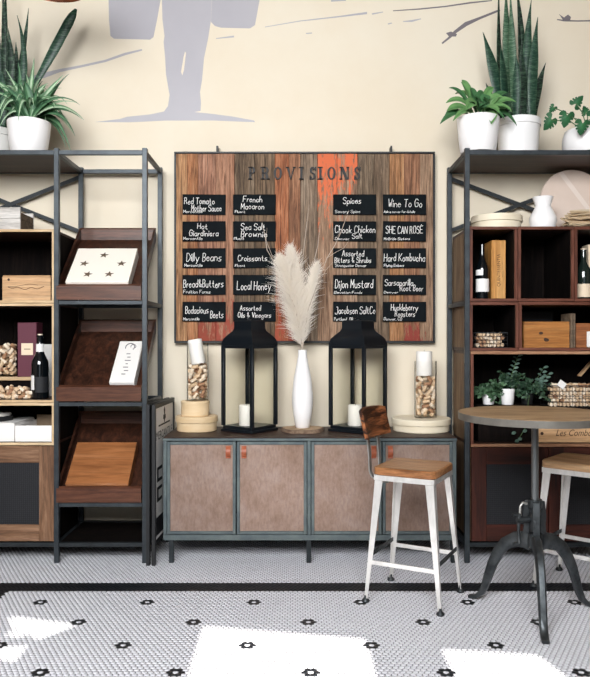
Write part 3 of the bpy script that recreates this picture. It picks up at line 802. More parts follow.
# one-stroke handwriting: each glyph is a set of strokes on a grid (x, y); 2 = baseline, 5 = x-height, 8 = capitals
GL = {'a': '35 15 04 03 12 22 33|35 32', 'b': '08 02|04 15 25 34 33 22 12 03', 'c': '34 25 15 04 03 12 22 33', 'd': '38 32|34 25 15 04 03 12 22 33', 'e': '04 34 25 15 04 03 12 22 33',
      'f': '38 28 17 12|05 25', 'g': '34 25 15 04 03 12 22 33|35 31 20 10 01', 'h': '08 02|04 15 25 34 32', 'i': '05 02|06 07', 'j': '15 11 00|16 17', 'k': '08 02|35 03|14 32', 'l': '08 02',
      'm': '05 02|04 15 24 22|24 35 44 42', 'n': '05 02|04 15 25 34 32', 'o': '15 04 03 12 22 33 34 25 15', 'p': '05 00|04 15 25 34 33 22 12 03', 'r': '05 02|03 15 25', 's': '35 15 04 33 22 02',
      't': '17 13 22 32|05 25', 'u': '05 03 12 22 33|35 32', 'v': '05 22 45', 'w': '05 12 24 32 45', 'x': '05 32|35 02', 'y': '05 22|45 10', 'z': '05 35 02 32',
      'A': '02 28 42|14 34', 'B': '02 08 28 37 36 25 05|25 34 33 22 02', 'C': '47 38 18 06 04 12 32 43', 'D': '02 08 28 46 44 22 02', 'E': '48 08 02 42|05 35', 'F': '48 08 02|05 35',
      'G': '47 38 18 06 04 12 32 43 45 25', 'H': '08 02|48 42|05 45', 'I': '08 02', 'J': '48 44 32 12 03|28 48', 'K': '08 02|48 04|15 42', 'L': '08 02 42', 'M': '02 08 24 48 42', 'N': '02 08 42 48',
      'O': '18 06 04 12 32 44 46 38 18', 'P': '02 08 28 37 36 25 05', 'R': '02 08 28 37 36 25 05|25 42', 'S': '47 38 18 07 06 35 44 43 32 12 03', 'T': '08 48|28 22', 'V': '08 22 48', 'W': '08 12 25 32 48',
      'É': '48 08 02 42|05 35|19 29', '&': '42 07 18 27 04 13 22 44', ',': '12 01'}
rh = random.Random(9)
def hand(b, body, rect, yv, wid):
    segs, ux = [], 0.0
    for ch in body:
        if ch == ' ': ux += 2.6; continue
        jy, mx = rh.uniform(-.35, .35), 0
        for st in GL[ch].split('|'):
            pt = [(int(q[0]), int(q[1])) for q in st.split()]
            mx = max(mx, max(q[0] for q in pt))
            segs.append([(ux + q[0] + rh.uniform(-.12, .12) + .10 * q[1], q[1] + jy) for q in pt])
        ux += mx + 1.5
    al = [q for s_ in segs for q in s_]; x0, x1, z0, z1 = rect
    mnx, mxx = min(q[0] for q in al), max(q[0] for q in al); mnz, mxz = 1.6, 8.3
    f = lambda q: Vector((x0 + (q[0] - mnx) / (mxx - mnx) * (x1 - x0), yv, z0 + (q[1] - mnz) / (mxz - mnz) * (z1 - z0)))
    for s_ in segs:
        for p, q in zip(s_, s_[1:]):
            p, q = f(p), f(q); d_ = (q - p)
            if d_.length < 1e-6: continue
            d_.normalize(); n_ = Vector((-d_.z, 0, d_.x)) * wid / 2; e2 = d_ * wid * .3
            b.bm.faces.new([b.bm.verts.new(v) for v in (p - n_ - e2, q - n_ + e2, q + n_ + e2, p + n_ - e2)])
# chalkboard plaques, each with its own handwriting: (line, x0, x1, y0, y1) in pixels of the 43 x 20 plaque
DK = DB - .016
CC = [(182.4, 225.6), (233, 275.8), (333.1, 376.2), (382.9, 426.2)]
RR = [(194.4, 214.6), (221.3, 241.2), (248.2, 267.9), (274.9, 294.8), (301.8, 321.6)]
CH = {
    (0, 0): ('Red Tomato Mother Sauce', [('Red Tomato', 2, 32, 3, 10), ('Mother Sauce', 9, 39, 10, 17), ('Mercantile', 1, 20, 15.5, 18.6)]),
    (0, 1): ('Hot Giardiniera', [('Hot', 15, 25, 2, 8), ('Giardiniera', 7, 36, 8.5, 15), ('Mercantile', 1, 20, 15.5, 18.6)]),
    (0, 2): ('Dilly Beans', [('Dilly Beans', 4, 39, 4.5, 13.5), ('Mercantile', 2, 20, 15.5, 18.6)]),
    (0, 3): ('Bread & Butters', [('Bread&Butters', 1, 41, 4.5, 13), ('Fruition Farms', 1, 28, 15, 18.6)]),
    (0, 4): ('Bodacious Beets', [('Bodacious', 3, 26, 4, 12), ('Beets', 28, 41, 8.5, 16.5), ('Mercantile', 1, 17, 15.5, 18.6)]),
    (1, 0): ('French Macaron', [('French', 10, 29, 1.5, 8), ('Macaron', 8, 31, 8.5, 15), ('Fluent', 2, 12, 16, 18.6)]),
    (1, 1): ('Sea Salt Brownie', [('Sea Salt', 8, 32, 2, 9), ('Brownie', 8, 34, 9, 16), ('Fluent', 1, 11, 16, 18.6)]),
    (1, 2): ('Croissants', [('Croissants', 5, 34, 6.5, 13), ('Fluent', 2, 12, 16, 18.6)]),
    (1, 3): ('Local Honey', [('Local Honey', 4, 38, 6, 15.5)]),
    (1, 4): ('Assorted Oils & Vinegars', [('Assorted', 7, 28, 3.5, 9), ('Oils & Vinegars', 5, 38, 10.5, 16)]),
    (2, 0): ('Spices', [('Spices', 10, 28, 2.5, 9.5), ('Savory Spice', 2, 27, 15.5, 18.8)]),
    (2, 1): ('Chook Chicken Salt', [('Chook Chicken', 2, 42, 4, 12), ('Salt', 19, 29, 12, 17.5), ('Denver', 2, 16, 16, 18.8)]),
    (2, 2): ('Assorted Bitters & Shrubs', [('Assorted', 9, 31, 2, 8.5), ('Bitters & Shrubs', 1.5, 38, 9, 14.8), ('Strongwater Denver', 2, 33, 15.8, 18.8)]),
    (2, 3): ('Dijon Mustard', [('Dijon Mustard', 2, 40, 4, 13.5), ('Elevation Foods', 1, 29, 16.2, 18.8)]),
    (2, 4): ('Jacobsen Salt Co', [('Jacobsen SaltCo', 2, 42, 4.5, 12.5), ('Portland, OR', 1, 20, 15.5, 19)]),
    (3, 0): ('Wine To Go', [('Wine To Go', 6, 39, 4.5, 13), ('Ask a server for details', 1, 32, 16, 18.6)]),
    (3, 1): ('SHE CAN ROSÉ', [('SHE CAN ROSÉ', 3, 40, 4.5, 12.5), ('McBride Sisters', 1, 27, 16, 18.8)]),
    (3, 2): ('Hard Kombucha', [('Hard Kombucha', 1, 42, 5, 13.5), ('Flying Embers', 1, 21, 15.8, 18.6)]),
    (3, 3): ('Sarsaparilla Root Beer', [('Sarsaparilla', 2, 30, 4, 11), ('Root Beer', 17, 40, 10, 16.5), ('Denver', 1, 15, 16.2, 18.6)]),
    (3, 4): ('Huckleberry Roasters', [('Huckleberry', 8, 35, 2, 9), ('Roasters', 12, 32, 9, 15), ('Denver, CO', 1, 19, 15.5, 18.8)]),
}
ORD = ['first', 'second', 'third', 'fourth', 'fifth']
for (ci, ri), (title, lines) in CH.items():
    a, c = CC[ci]; r0, r1 = RR[ri]
    x0, x1, z1, z0 = X(a, DK), X(c, DK), Z(r0, DK), Z(r1, DK)
    o = thing('chalkboard_plaque', 'small chalkboard plaque handwritten ' + title, 'plaque', ((x0 + x1) / 2, Y(DK), z0), 'chalkboard plaques on the plank board')
    b = B(); b.box(x0, x1, Y(DK), Y(DK) + .010, z0, z1, .0015)
    if random.random() < .6: bmesh.ops.rotate(b.bm, verts=b.bm.verts[:], cent=((x0 + x1) / 2, 0, (z0 + z1) / 2), matrix=Matrix.Rotation(random.uniform(-.012, .012), 3, 'Y'))
    b.build('slate', M['slate'], o)
    b = B()
    for (s_, u0, u1, v0, v1) in lines:
        small = v1 - v0 < 4.2
        hand(b, s_, (X(a + u0, DK), X(a + u1, DK), Z(r0 + v1, DK), Z(r0 + v0, DK)), Y(DK) - .0016, .0026 if small else .0036)
    b.build('chalk_lettering', M['chalk'], o, smooth=False)['kind'] = 'stuff'

# ------------------------------------------------------------------ small reusable makers
def bentwood(name, label, px0, px1, py_top, zbase, d, mat, lid_frac=.38, over=.008, lidded=True):
    cxm = X((px0 + px1) / 2, d); r = (px1 - px0) / 2 * d / F; zt = Z(py_top, d)
    t = thing(name, label, 'box', (cxm, Y(d), zbase)); c = (cxm, Y(d), 0); zl = zt - (zt - zbase) * lid_frac
    b = B(); b.lathe([(0, zbase), (r - over - .004, zbase), (r - over, zbase + .004), (r - over, zl), (0, zl)], c, 40); b.build('box_body', mat, t)
    b = B(); b.lathe([(r - over + .0005, zl - .001), (r, zl), (r, zt - .004), (r - .004, zt), (0, zt)], c, 40); b.build('box_lid', mat, t)
    return zt
CORK_ME = []
b = B(); b.lathe([(0, -.022), (.0105, -.022), (.0120, -.020), (.0120, .020), (.0105, .022), (0, .022)], (0, 0, 0), 9)
_proto = b.build('wine_cork', None, None)
_pm = _proto.data; bpy.data.objects.remove(_proto)
for k_ in ('cork', 'cork_b', 'cork_c'):
    m_ = _pm.copy(); m_.materials.clear(); m_.materials.append(M[k_])
    m_.transform(Matrix.Translation((0, 0, -.022))); CORK_ME.append(m_)
rc = random.Random(3)
def cork(loc, dirv, label, group):
    me_ = rc.choices(CORK_ME, (5, 4, 2))[0]
    o = bpy.data.objects.new('wine_cork', me_); COL.objects.link(o)
    o.location = loc; o.rotation_euler = Vector(dirv).to_track_quat('Z', 'Y').to_euler()
    return tag(o, label, 'cork', group)
def cork_jar(cx, cy, r, z0, z1, label, group):
    z = z0 + .014; k = 0
    while z < z1:
        n = max(4, int(2 * PI * (r - .014) / .047))
        ph = rc.uniform(0, 6)
        for i in range(n):
            a = ph + 2 * PI * i / n + rc.uniform(-.08, .08); rr = r - .015
            el = rc.choice((-.9, -.5, .2, .5, .9, 1.2)); zz = z + rc.uniform(-.004, .004)
            zz = max(zz, z0 + .012 + .022 * abs(math.sin(el)))
            cork((cx + rr * math.cos(a), cy + rr * math.sin(a), zz), (-math.sin(a) * math.cos(el), math.cos(a) * math.cos(el), math.sin(el)), label, group)
        if r > .045: cork((cx, cy, z), (math.cos(ph), math.sin(ph), .2), label, group)
        z += .028; k += 1
def cylinder_vase(name, label, cx, cy, r, z0, z1, flare=None):
    b = B(); tk = .003
    pr = [(0, z0), (r - .004, z0), (r, z0 + .004)] + ([(r, z1)] if not flare else [(r, flare[1]), (flare[0], flare[1] + .03), (flare[0], z1)])
    pr += [(q[0] - tk, q[1]) for q in pr[:1:-1]] + [(0, z0 + .008)]
    b.lathe(pr, (cx, cy, 0), 32); return tag(b.build(name, M['glass']), label, 'vase')
def bottle(name, label, cxp, d, z0, ht, r, glass='bottle', cap=None, labels=(), slim=1.0):
    x, y = X(cxp, d), Y(d); t = thing(name, label, 'bottle', (x, y, z0)); c = (x, y, z0)
    b = B(); b.lathe([(0, 0), (r * .9, 0), (r, .006), (r, ht * .52), (r * .93, ht * .58), (r * .6, ht * .67), (r * .40, ht * .74), (r * .36, ht * .94), (r * .41, ht * .945), (r * .41, ht * .97), (r * .36, ht * .975), (0, ht * .975)], c, 28); b.build('glass_body', M[glass], t)
    for (f0, f1, m_, a0, a1) in labels:
        b = B(); n = 16; rr = (r if f1 < .55 else r * .44) + .0008
        vs = []
        for i in range(n + 1):
            a = -PI / 2 + a0 + (a1 - a0) * i / n
            vs.append((b.bm.verts.new((x + rr * math.cos(a), y + rr * math.sin(a), z0 + ht * f0)), b.bm.verts.new((x + rr * math.cos(a), y + rr * math.sin(a), z0 + ht * f1))))
        for p, q in zip(vs, vs[1:]): b.bm.faces.new((p[0], q[0], q[1], p[1]))
        b.build('bottle_label', M[m_], t)
    if cap:
        b = B(); b.lathe([(0, ht * cap[0]), (r * cap[2], ht * cap[0]), (r * cap[2], ht * cap[1]), (0, ht * cap[1])], c, 16); b.build('bottle_cap', M[cap[3]], t)
    return t
def candle(label, cx, cy, z0, r, h, tilt=0, cat='candle'):
    t = thing('pillar_candle', label, cat, (cx, cy, z0), local=True); t.rotation_euler = (0, tilt, 0)
    b = B(); b.lathe([(0, 0), (r - .002, 0), (r, .003), (r, h - .005), (r - .005, h), (r * .5, h - .003), (0, h - .004)], (0, 0, 0), 28); b.build('wax_body', M['wax'], t)
    b = B(); b.tube([(0, 0, h - .005), (.001, 0, h + .008)], .0012, 6); b.build('wick', M['black_ink'], t)
    return t

# ------------------------------------------------------------------ things on the credenza
d = 4.66
zt = bentwood('bentwood_box', 'large round birch box under the smaller one, left on the cabinet', 175.8, 218, 415.4, CT, d, M['ply'])
bx_ = X(197, d)
zt2 = bentwood('bentwood_box', 'small round birch box under the left jar of corks', 181, 209.5, 400.4, zt, d, M['ply'], .16, .002)
jx, jr = X(197.6, d), 10.6 * d / F
cylinder_vase('glass_cylinder', 'glass cylinder of corks with a tilted candle stuck in its top', jx, Y(d), jr, zt2, Z(343, d))
cork_jar(jx, Y(d), jr - .004, zt2 + .008, Z(366, d), 'wine cork inside the glass cylinder on stacked birch boxes', 'corks in the left glass cylinder')
candle('white pillar candle tilted in the glass cylinder on the birch boxes', jx + .006, Y(d), Z(363.5, d), .046, .158, -.16)
zt3 = bentwood('bentwood_box', 'flat whitewashed round box under the right jar of corks', 392, 450, 417.5, CT, d, M['ply_pale'], .45)
jx, jr = X(425.5, d), 10.8 * d / F
cylinder_vase('glass_cylinder', 'glass cylinder of corks with an upright candle, right on the cabinet', jx, Y(d), jr, zt3, Z(361, d))
cork_jar(jx, Y(d), jr - .004, zt3 + .008, Z(378, d), 'wine cork inside the glass cylinder on the flat whitewashed box', 'corks in the right glass cylinder')
candle('upright white pillar candle standing on corks, right on the cabinet', jx - .009, Y(d), Z(375.5, d), .052, .157, 0)

def lantern(label, clabel, cxp, d, half, rot):
    """square lantern seen corner-on; half = half diagonal of the body"""
    cx, cy = X(cxp, d), Y(d); t = thing('lantern', label, 'lantern', (cx, cy, CT), rotz=rot, local=True)
    s_ = half / math.sqrt(2); zb, zr = .018, Z(345.5, d) - CT
    b = B(); b.box(-s_ - .014, s_ + .014, -s_ - .014, s_ + .014, 0, zb, .004); b.build('base', M['black_metal'], t)
    b = B(); b.box(-s_ - .003, s_ + .003, -s_ - .003, s_ + .003, zb, zb + .02, .002); b.build('base_rim', M['black_metal'], t)
    for sx in (-1, 1):
        for sy in (-1, 1):
            b = B(); b.box(sx * s_ - .011, sx * s_ + .011, sy * s_ - .011, sy * s_ + .011, zb + .02, zr, .002); b.build('post', M['black_metal'], t)
    for k_ in range(4):
        Rm = Matrix.Rotation(k_ * PI / 2, 4, 'Z')
        b = B(); b.box(-s_ + .011, s_ - .011, -s_ - .006, -s_ + .006, zr - .018, zr, .001); bmesh.ops.transform(b.bm, matrix=Rm, verts=b.bm.verts[:]); b.build('top_rail', M['black_metal'], t)
        b = B(); b.box(-s_ + .011, s_ - .011, -s_ - .0015, -s_ + .0015, zb + .02, zr - .018); bmesh.ops.transform(b.bm, matrix=Rm, verts=b.bm.verts[:]); b.build('glass_pane', M['pane'], t, smooth=False)
    q = math.sqrt(2); R0 = (s_ + .010) * q
    b = B(); zt_ = Z(321.5, d) - CT; hh = zt_ - zr
    b.lathe([(0, zr + .0), (R0, zr), (R0, zr + hh * .10), (R0 * .93, zr + hh * .28), (R0 * .78, zr + hh * .44), (R0 * .60, zr + hh * .60), (R0 * .55, zr + hh * .72), (R0 * .55, zr + hh * 1.0), (R0 * .50, zr + hh * 1.04), (0, zr + hh * 1.04)], (0, 0, 0), 4, PI / 4)
    rf = b.build('roof', M['black_metal'], t)
    b = B(); b.lathe([(.012, zt_), (.012, zt_ + .015), (.02, zt_ + .02), (.0, zt_ + .03)], (0, 0, 0), 12); b.build('finial', M['black_metal'], rf)
    candle(clabel, cx - .018, cy - .02, CT + zb + .0005, .049, Z(404.5, d) - CT - zb)
lantern('tall black lantern with glass sides beside the stacked birch boxes', 'white pillar candle inside the lantern beside the birch boxes', 249.6, 4.64, .168, PI / 4 + .15 - PI / 2)
lantern('tall black lantern with glass sides behind the bar stool backrest', 'white pillar candle inside the lantern behind the stool backrest', 358, 4.64, .178, PI / 4 + .12 - PI / 2)

# wood slice, vase and dried grass
d = 4.62; vx, vy = X(302.5, d), Y(d)
t = thing('wood_slice', 'round wood slice with rough bark edge under the white vase', 'wood slice', (vx, vy, CT))
b = B(); n = 40; zt = CT + .022
rr = [.136 + .006 * math.sin(5 * a * .157) + random.uniform(-.003, .003) for a in range(n)]
ring = [(vx + rr[i] * math.cos(2 * PI * i / n), vy + rr[i] * math.sin(2 * PI * i / n)) for i in range(n)]
b.prism([(x, y, CT) for x, y in ring], (0, 0, .021)); b.build('bark_ring', M['bark'], t)
b = B(); b.prism([(vx + (x - vx) * .93, vy + (y - vy) * .93, CT + .0212) for x, y in ring], (0, 0, .0008)); b.build('cut_face', M['slice'], t, smooth=False)
zv = CT + .0222; ht = Z(350, d) - zv
b = B(); b.lathe([(0, 0), (.040, 0), (.046, .006), (.060, ht * .18), (.067, ht * .32), (.066, ht * .45), (.056, ht * .64), (.040, ht * .80), (.029, ht * .92), (.028, ht), (.024, ht), (.025, ht * .9), (.035, ht * .8), (.02, ht * .3), (0, ht * .1)], (vx, vy, zv), 36)
tag(b.build('bud_vase', M['white']), 'tall slim white vase holding dried pampas grass', 'vase')
top = Vector((vx, vy, zv + ht))
rp = random.Random(5)
def plume(label, pts, length, spread, nh, name='pampas_plume'):
    """feathery seed head: fine hairs leaving a curved stalk"""
    t = thing(name, label, 'dried grass', top - Vector((0, 0, ht * .6)), 'dried stems in the white vase')
    pts = [Vector(p) for p in pts]
    def cv(u):
        k = u * (len(pts) - 1); i = min(int(k), len(pts) - 2); f = k - i
        return pts[i].lerp(pts[i + 1], f), (pts[i + 1] - pts[i]).normalized()
    b = B(); b.tube([top - Vector((0, 0, ht * .6))] + pts, [.0025] * len(pts) + [.001], 6); b.build('stalk', M['twig'], t)
    b = B()
    for k in range(nh):
        u = rp.random() ** .85; p, tg = cv(.06 + .94 * u)
        a = rp.uniform(0, 2 * PI); o1 = tg.orthogonal().normalized(); o2 = tg.cross(o1)
        out = o1 * math.cos(a) + o2 * math.sin(a)
        prf = math.sin(PI * min(1, .22 + u * .72)) ** .8
        L = length * rp.uniform(.55, 1.1) * (.5 + .5 * prf); sp = spread * rp.uniform(.25, 1.15) * prf
        if rp.random() < .22: sp *= rp.uniform(1.2, 1.9); L *= rp.uniform(1.0, 1.35)
        q = p + tg * L * .55 + out * sp * .8; e_ = p + tg * L * .95 + out * sp * 1.5 + Vector((0, 0, -L * rp.uniform(0, .22)))
        wv = (e_ - p).cross(Vector((rp.uniform(-1, 1), -1, rp.uniform(-.5, .5)))).normalized() * rp.uniform(.0008, .0016)
        v = [b.bm.verts.new(p - wv), b.bm.verts.new(p + wv), b.bm.verts.new(q + wv * .8), b.bm.verts.new(q - wv * .8), b.bm.verts.new(e_)]
        b.bm.faces.new((v[0], v[1], v[2], v[3])); b.bm.faces.new((v[3], v[2], v[4]))
    o = b.build('feather_hair', M['plume'], t, smooth=False, normals=False); o['kind'] = 'stuff'
    return t
def pp(px, py, dd): return P(px, py, d + dd)
plume('widest cream pampas plume, leaning left in the white vase', [top, pp(298, 330, -.01), pp(293, 305, -.03), pp(286, 278, -.05), pp(281, 262, -.06)], .12, .060, 5200)
plume('upright cream pampas plume, middle of the white vase', [top, pp(301, 325, .0), pp(298, 295, .0), pp(294, 270, -.0), pp(291, 253, .0)], .12, .052, 4600)
plume('right-hand cream pampas plume, leaning towards the second lantern', [top, pp(304, 325, .01), pp(308, 300, .0), pp(313, 280, .01), pp(316, 268, .01)], .10, .040, 3200)
def twig(label, pts, side=()):
    t = thing('dried_twig', label, 'dried twig', top - Vector((0, 0, ht * .6)), 'dried stems in the white vase')
    v = [top - Vector((0, 0, ht * .6)), top] + [pp(*p) for p in pts]
    b = B(); b.tube(v, [.0022] * (len(v) - 1) + [.0008], 6); b.build('stem', M['twig'], t)
    for s_ in side:
        b = B(); b.tube([pp(*p) for p in s_], [.0014] * (len(s_) - 1) + [.0006], 5); b.build('side_shoot', M['twig'], t)
twig('thin dried twig reaching left over the Sea Salt Brownie plaque', [(296, 310, -.05), (279, 270, -.07), (267, 250, -.07), (265, 235, -.07), (262, 222, -.08)], [[(273, 258, -.07), (266, 240, -.07), (267, 228, -.07)]])
twig('thin dried twig rising straight beside the middle plume', [(303, 300, .04), (302, 265, .05), (306, 230, .06), (309, 205, .06)])
twig('thin dried twig rising beside the upright one, right of the plumes', [(307, 305, .02), (312, 270, .02), (318, 245, .03), (320, 225, .03)])
twig('long branching dried twig reaching right to the Assorted plaque', [(308, 310, -.02), (317, 285, -.03), (327, 258, -.03), (335, 245, -.03), (341, 232, -.03), (349, 210, -.04)],
     [[(327, 258, -.03), (336, 252, -.03), (344, 248, -.03), (349, 240, -.03)], [(317, 285, -.03), (326, 270, -.02), (333, 262, -.02)], [(341, 232, -.03), (334, 240, -.02), (333, 228, -.02)]])

# ------------------------------------------------------------------ bar stools
def bar_stool(label, loc, rot, seat_mat='seat_wood'):
    """local frame: the sitter faces +x, the backrest stands over -x"""
    t = thing('bar_stool', label, 'stool', loc, 'bar stools at the round table', rot, True)
    zt = .692; sx, sy = .165, .172
    b = B(); n = 5; out = []
    rc_ = .035
    for (cx, cy, a0) in ((sx - rc_, sy - rc_, 0), (-sx + rc_, sy - rc_, PI / 2), (-sx + rc_, -sy + rc_, PI), (sx - rc_, -sy + rc_, 1.5 * PI)):
        for i in range(n + 1): out.append((cx + rc_ * math.cos(a0 + i * PI / 2 / n), cy + rc_ * math.sin(a0 + i * PI / 2 / n)))
    for k_, (z0, z1, sc0, sc1) in enumerate(((zt - .040, zt - .005, 1, 1), (zt - .005, zt, 1, .965))):
        pass
    rings = [[b.bm.verts.new((x * s_, y * s_, z)) for x, y in out] for s_, z in ((.975, zt - .040), (1, zt - .036), (1, zt - .006), (.965, zt), (.5, zt - .003))]
    for a, c in zip(rings, rings[1:]):
        for i in range(len(a)): b.bm.faces.new((a[i], a[(i + 1) % len(a)], c[(i + 1) % len(a)], c[i]))
    b.bm.faces.new(rings[0][::-1]); b.bm.faces.new(rings[-1])
    b.build('seat', M[seat_mat], t)
    ax, ay = sx - .008, sy - .008
    for (p, q) in (((-ax, -ay), (ax, -ay)), ((ax, -ay), (ax, ay)), ((ax, ay), (-ax, ay)), ((-ax, ay), (-ax, -ay))):
        b = B(); b.bar((*p, zt - .054), (*q, zt - .054), .005, .028, bev=.001); b.build('apron', M['galv'], t)
    # angle-iron legs tapering to round glides
    for ix in (-1, 1):
        for iy in (-1, 1):
            tp = Vector((ix * (sx - .012), iy * (sy - .012), zt - .041)); ft = Vector((ix * .202, iy * .190, .012))
            b = B()
            def sec(p, wd, th):
                cx, cy = p.x, p.y
                return [(cx, cy), (cx - ix * wd, cy), (cx - ix * wd, cy - iy * th), (cx - ix * th, cy - iy * th), (cx - ix * th, cy - iy * wd), (cx, cy - iy * wd)]
            r0 = [b.bm.verts.new((x, y, tp.z)) for x, y in sec(tp, .044, .004)]; r1 = [b.bm.verts.new((x, y, ft.z)) for x, y in sec(ft, .016, .004)]
            for i in range(6): b.bm.faces.new((r0[i], r0[(i + 1) % 6], r1[(i + 1) % 6], r1[i]))
            b.bm.faces.new(r0); b.bm.faces.new(r1[::-1]); lg = b.build('leg', M['galv'], t)
            b = B(); b.lathe([(0, 0), (.019, 0), (.021, .006), (.016, .014), (.008, .022), (.007, .034), (0, .034)], (ft.x - ix * .006, ft.y - iy * .006, 0), 14); b.build('glide_foot', M['cast'], lg)
    def at_leg(ix, iy, z):
        f = (zt - .041 - z) / (zt - .041 - .012); return Vector((ix * ((sx - .012) + f * (.202 - sx + .012)), iy * ((sy - .012) + f * (.19 - sy + .012)), z))
    for (a, c, z, m_) in (((-1, -1), (1, -1), .205, 'galv'), ((-1, 1), (1, 1), .205, 'galv'), ((-1, -1), (-1, 1), .235, 'steel_dark'), ((1, -1), (1, 1), .235, 'steel_dark')):
        p, q = at_leg(*a, z), at_leg(*c, z); mid = Vector((0, 0, z)); p = p.lerp(mid, .02); q = q.lerp(mid, .02)
        b = B(); b.bar(p, q, .006, .022, bev=.001); b.build('footrest_bar', M[m_], t)
    # backrest on two bent flat straps
    for sy_ in (-.07, .07):
        path = [(-sx + .05, zt - .082), (-sx - .018, zt - .080), (-sx - .040, zt - .068), (-sx - .052, zt - .040), (-sx - .056, zt + .04), (-sx - .0655, zt + .145), (-sx - .090, zt + .25)]
        b = B()
        for (x0_, z0_), (x1_, z1_) in zip(path, path[1:]):
            b.bar((x0_, sy_, z0_), (x1_, sy_, z1_), .030, .007, up=(1, 0, .3))
        b.build('back_strap', M['strap'], t)
    b = B(); n = 8; fr, bk = [], []
    for z_, xo in ((zt + .135, -sx - .022), (zt + .292, -sx - .058)):
        rowf, rowb = [], []
        for i in range(n + 1):
            yv = -.165 + .33 * i / n; cv_ = -.020 * (1 - (yv / .165) ** 2)
            zz = z_ + (0 if z_ < zt + .2 else -.012 * abs(yv / .165) ** 4)
            rowf.append(b.bm.verts.new((xo + cv_, yv, zz))); rowb.append(b.bm.verts.new((xo + cv_ - .020, yv, zz)))
        fr.append(rowf); bk.append(rowb)
    for i in range(n):
        b.bm.faces.new((fr[0][i], fr[0][i + 1], fr[1][i + 1], fr[1][i])); b.bm.faces.new((bk[0][i + 1], bk[0][i], bk[1][i], bk[1][i + 1]))
        b.bm.faces.new((fr[1][i], fr[1][i + 1], bk[1][i + 1], bk[1][i])); b.bm.faces.new((fr[0][i + 1], fr[0][i], bk[0][i], bk[0][i + 1]))
    for i in (0, n): b.bm.faces.new((fr[0][i], fr[1][i], bk[1][i], bk[0][i]))
    b.build('backrest', M['back_wood'], t)
    return t
bar_stool('pale steel bar stool with wooden seat and backrest in front of the cabinet', (.622, Y(3.765), 0), math.radians(-28))
bar_stool('pale steel bar stool partly hidden behind the round table at the right edge', (1.568, Y(3.93), 0), math.radians(139), 'crate_pale')

# ------------------------------------------------------------------ crank table
tx, td = 1.172, 3.516; ty = Y(td); TZ = Z(412.6, td)
t = thing('crank_table', 'round oak pub table with cast-iron crank pedestal and three curved legs', 'table', (tx, ty, 0))
TR = 75.2 * td / F
b = B(); b.lathe([(0, TZ - .030), (TR - .004, TZ - .030), (TR - .004, TZ), (0, TZ)], (tx, ty, 0), 72); b.build('tabletop', M['table_wood'], t)
b = B(); b.lathe([(TR - .0035, TZ - .034), (TR, TZ - .034), (TR, TZ - .001), (TR - .0035, TZ - .001)], (tx, ty, 0), 72)
b.build('steel_rim', plain('worn_rim_steel', '#6c6862', .42, .5, '#827e76', 8), t)
b = B(); b.lathe([(.017, .40), (.017, TZ - .034)], (tx, ty, 0), 18)
b.lathe([(0, TZ - .05), (.09, TZ - .046), (.09, TZ - .0345), (0, TZ - .0345)], (tx, ty, 0), 24); b.build('column', plain('bright_column_steel', '#7e8284', .3, .8), t)
b = B()
b.lathe([(.018, .565), (.034, .565), (.034, .525), (.028, .52), (.028, .49), (.018, .49)], (tx, ty, 0), 18)
b.build('hub_collar', M['cast'], t); b = B()
b.lathe([(.018, .40), (.032, .40), (.036, .37), (.036, .335), (.02, .325), (.0, .325)], (tx, ty, 0), 18)
b.build('hub_base', M['cast'], t)
def radial(a, r, z, s_=0): return Vector((tx + r * math.cos(a) - s_ * math.sin(a), ty + r * math.sin(a) + s_ * math.cos(a), z))
def cheek(a, pts, wd, nm):
    b = B(); half = wd / 2
    b.prism([radial(a, r, z, -half) for r, z in pts], radial(a, 0, 0, wd) - radial(a, 0, 0, 0)); return b.build(nm, M['cast'], t)
for a in (math.radians(-101), math.radians(139), math.radians(19)):
    # curved leg: outer and inner edge of the casting in the radial plane
    ctr = [(.020, .355, .085), (.055, .360, .080), (.10, .353, .070), (.15, .323, .062), (.19, .272, .054), (.222, .207, .047), (.245, .140, .040), (.262, .086, .036), (.282, .045, .029), (.312, .019, .022), (.35, .011, .018)]
    b = B(); rings = []
    for i, (r, z, th) in enumerate(ctr):
        r0, z0, _ = ctr[max(i - 1, 0)]; r1, z1, _ = ctr[min(i + 1, len(ctr) - 1)]
        L = math.hypot(r1 - r0, z1 - z0); nr, nz = -(z1 - z0) / L, (r1 - r0) / L
        w2 = .021 - .004 * i / 10
        pr = []
        for (u, s_) in ((1, -.6), (1, .6), (.6, 1), (-.6, 1), (-1, .6), (-1, -.6), (-.6, -1), (.6, -1)):
            pr.append(b.bm.verts.new(radial(a, r + nr * th / 2 * u, max(z + nz * th / 2 * u, 0.0), s_ * w2)))
        rings.append(pr)
    for p, q in zip(rings, rings[1:]):
        for i in range(8): b.bm.faces.new((p[i], p[(i + 1) % 8], q[(i + 1) % 8], q[i]))
    b.bm.faces.new(rings[0][::-1]); b.bm.faces.new(rings[-1]); b.build('leg', M['cast'], t)
    cheek(a, [(.026, .345), (.05, .335), (.058, .38), (.05, .44), (.055, .48), (.046, .555), (.028, .558), (.022, .50), (.020, .42)], .030, 'hub_cheek')
ca = math.radians(196)
b = B(); b.tube([radial(ca, .03, .47), radial(ca, .10, .47)], .014, 12); b.build('gear_shaft', M['cast'], t)
b = B(); b.tube([radial(ca, .088, .355), radial(ca, .092, .42), radial(ca, .090, .50)], [.010, .008, .010], 10); b.tube([radial(ca, .085, .495), radial(ca, .125, .500)], .009, 10)
b.tube([radial(ca, .085, .36), radial(ca, .12, .355)], .008, 10); b.build('crank_handle', M['cast'], t)
b = B(); b.tube([radial(ca, .045, .545), radial(ca, .07, .553), radial(ca, .082, .535), radial(ca, .084, .49)], .0065, 8); b.build('lock_lever', M['strap'], t)
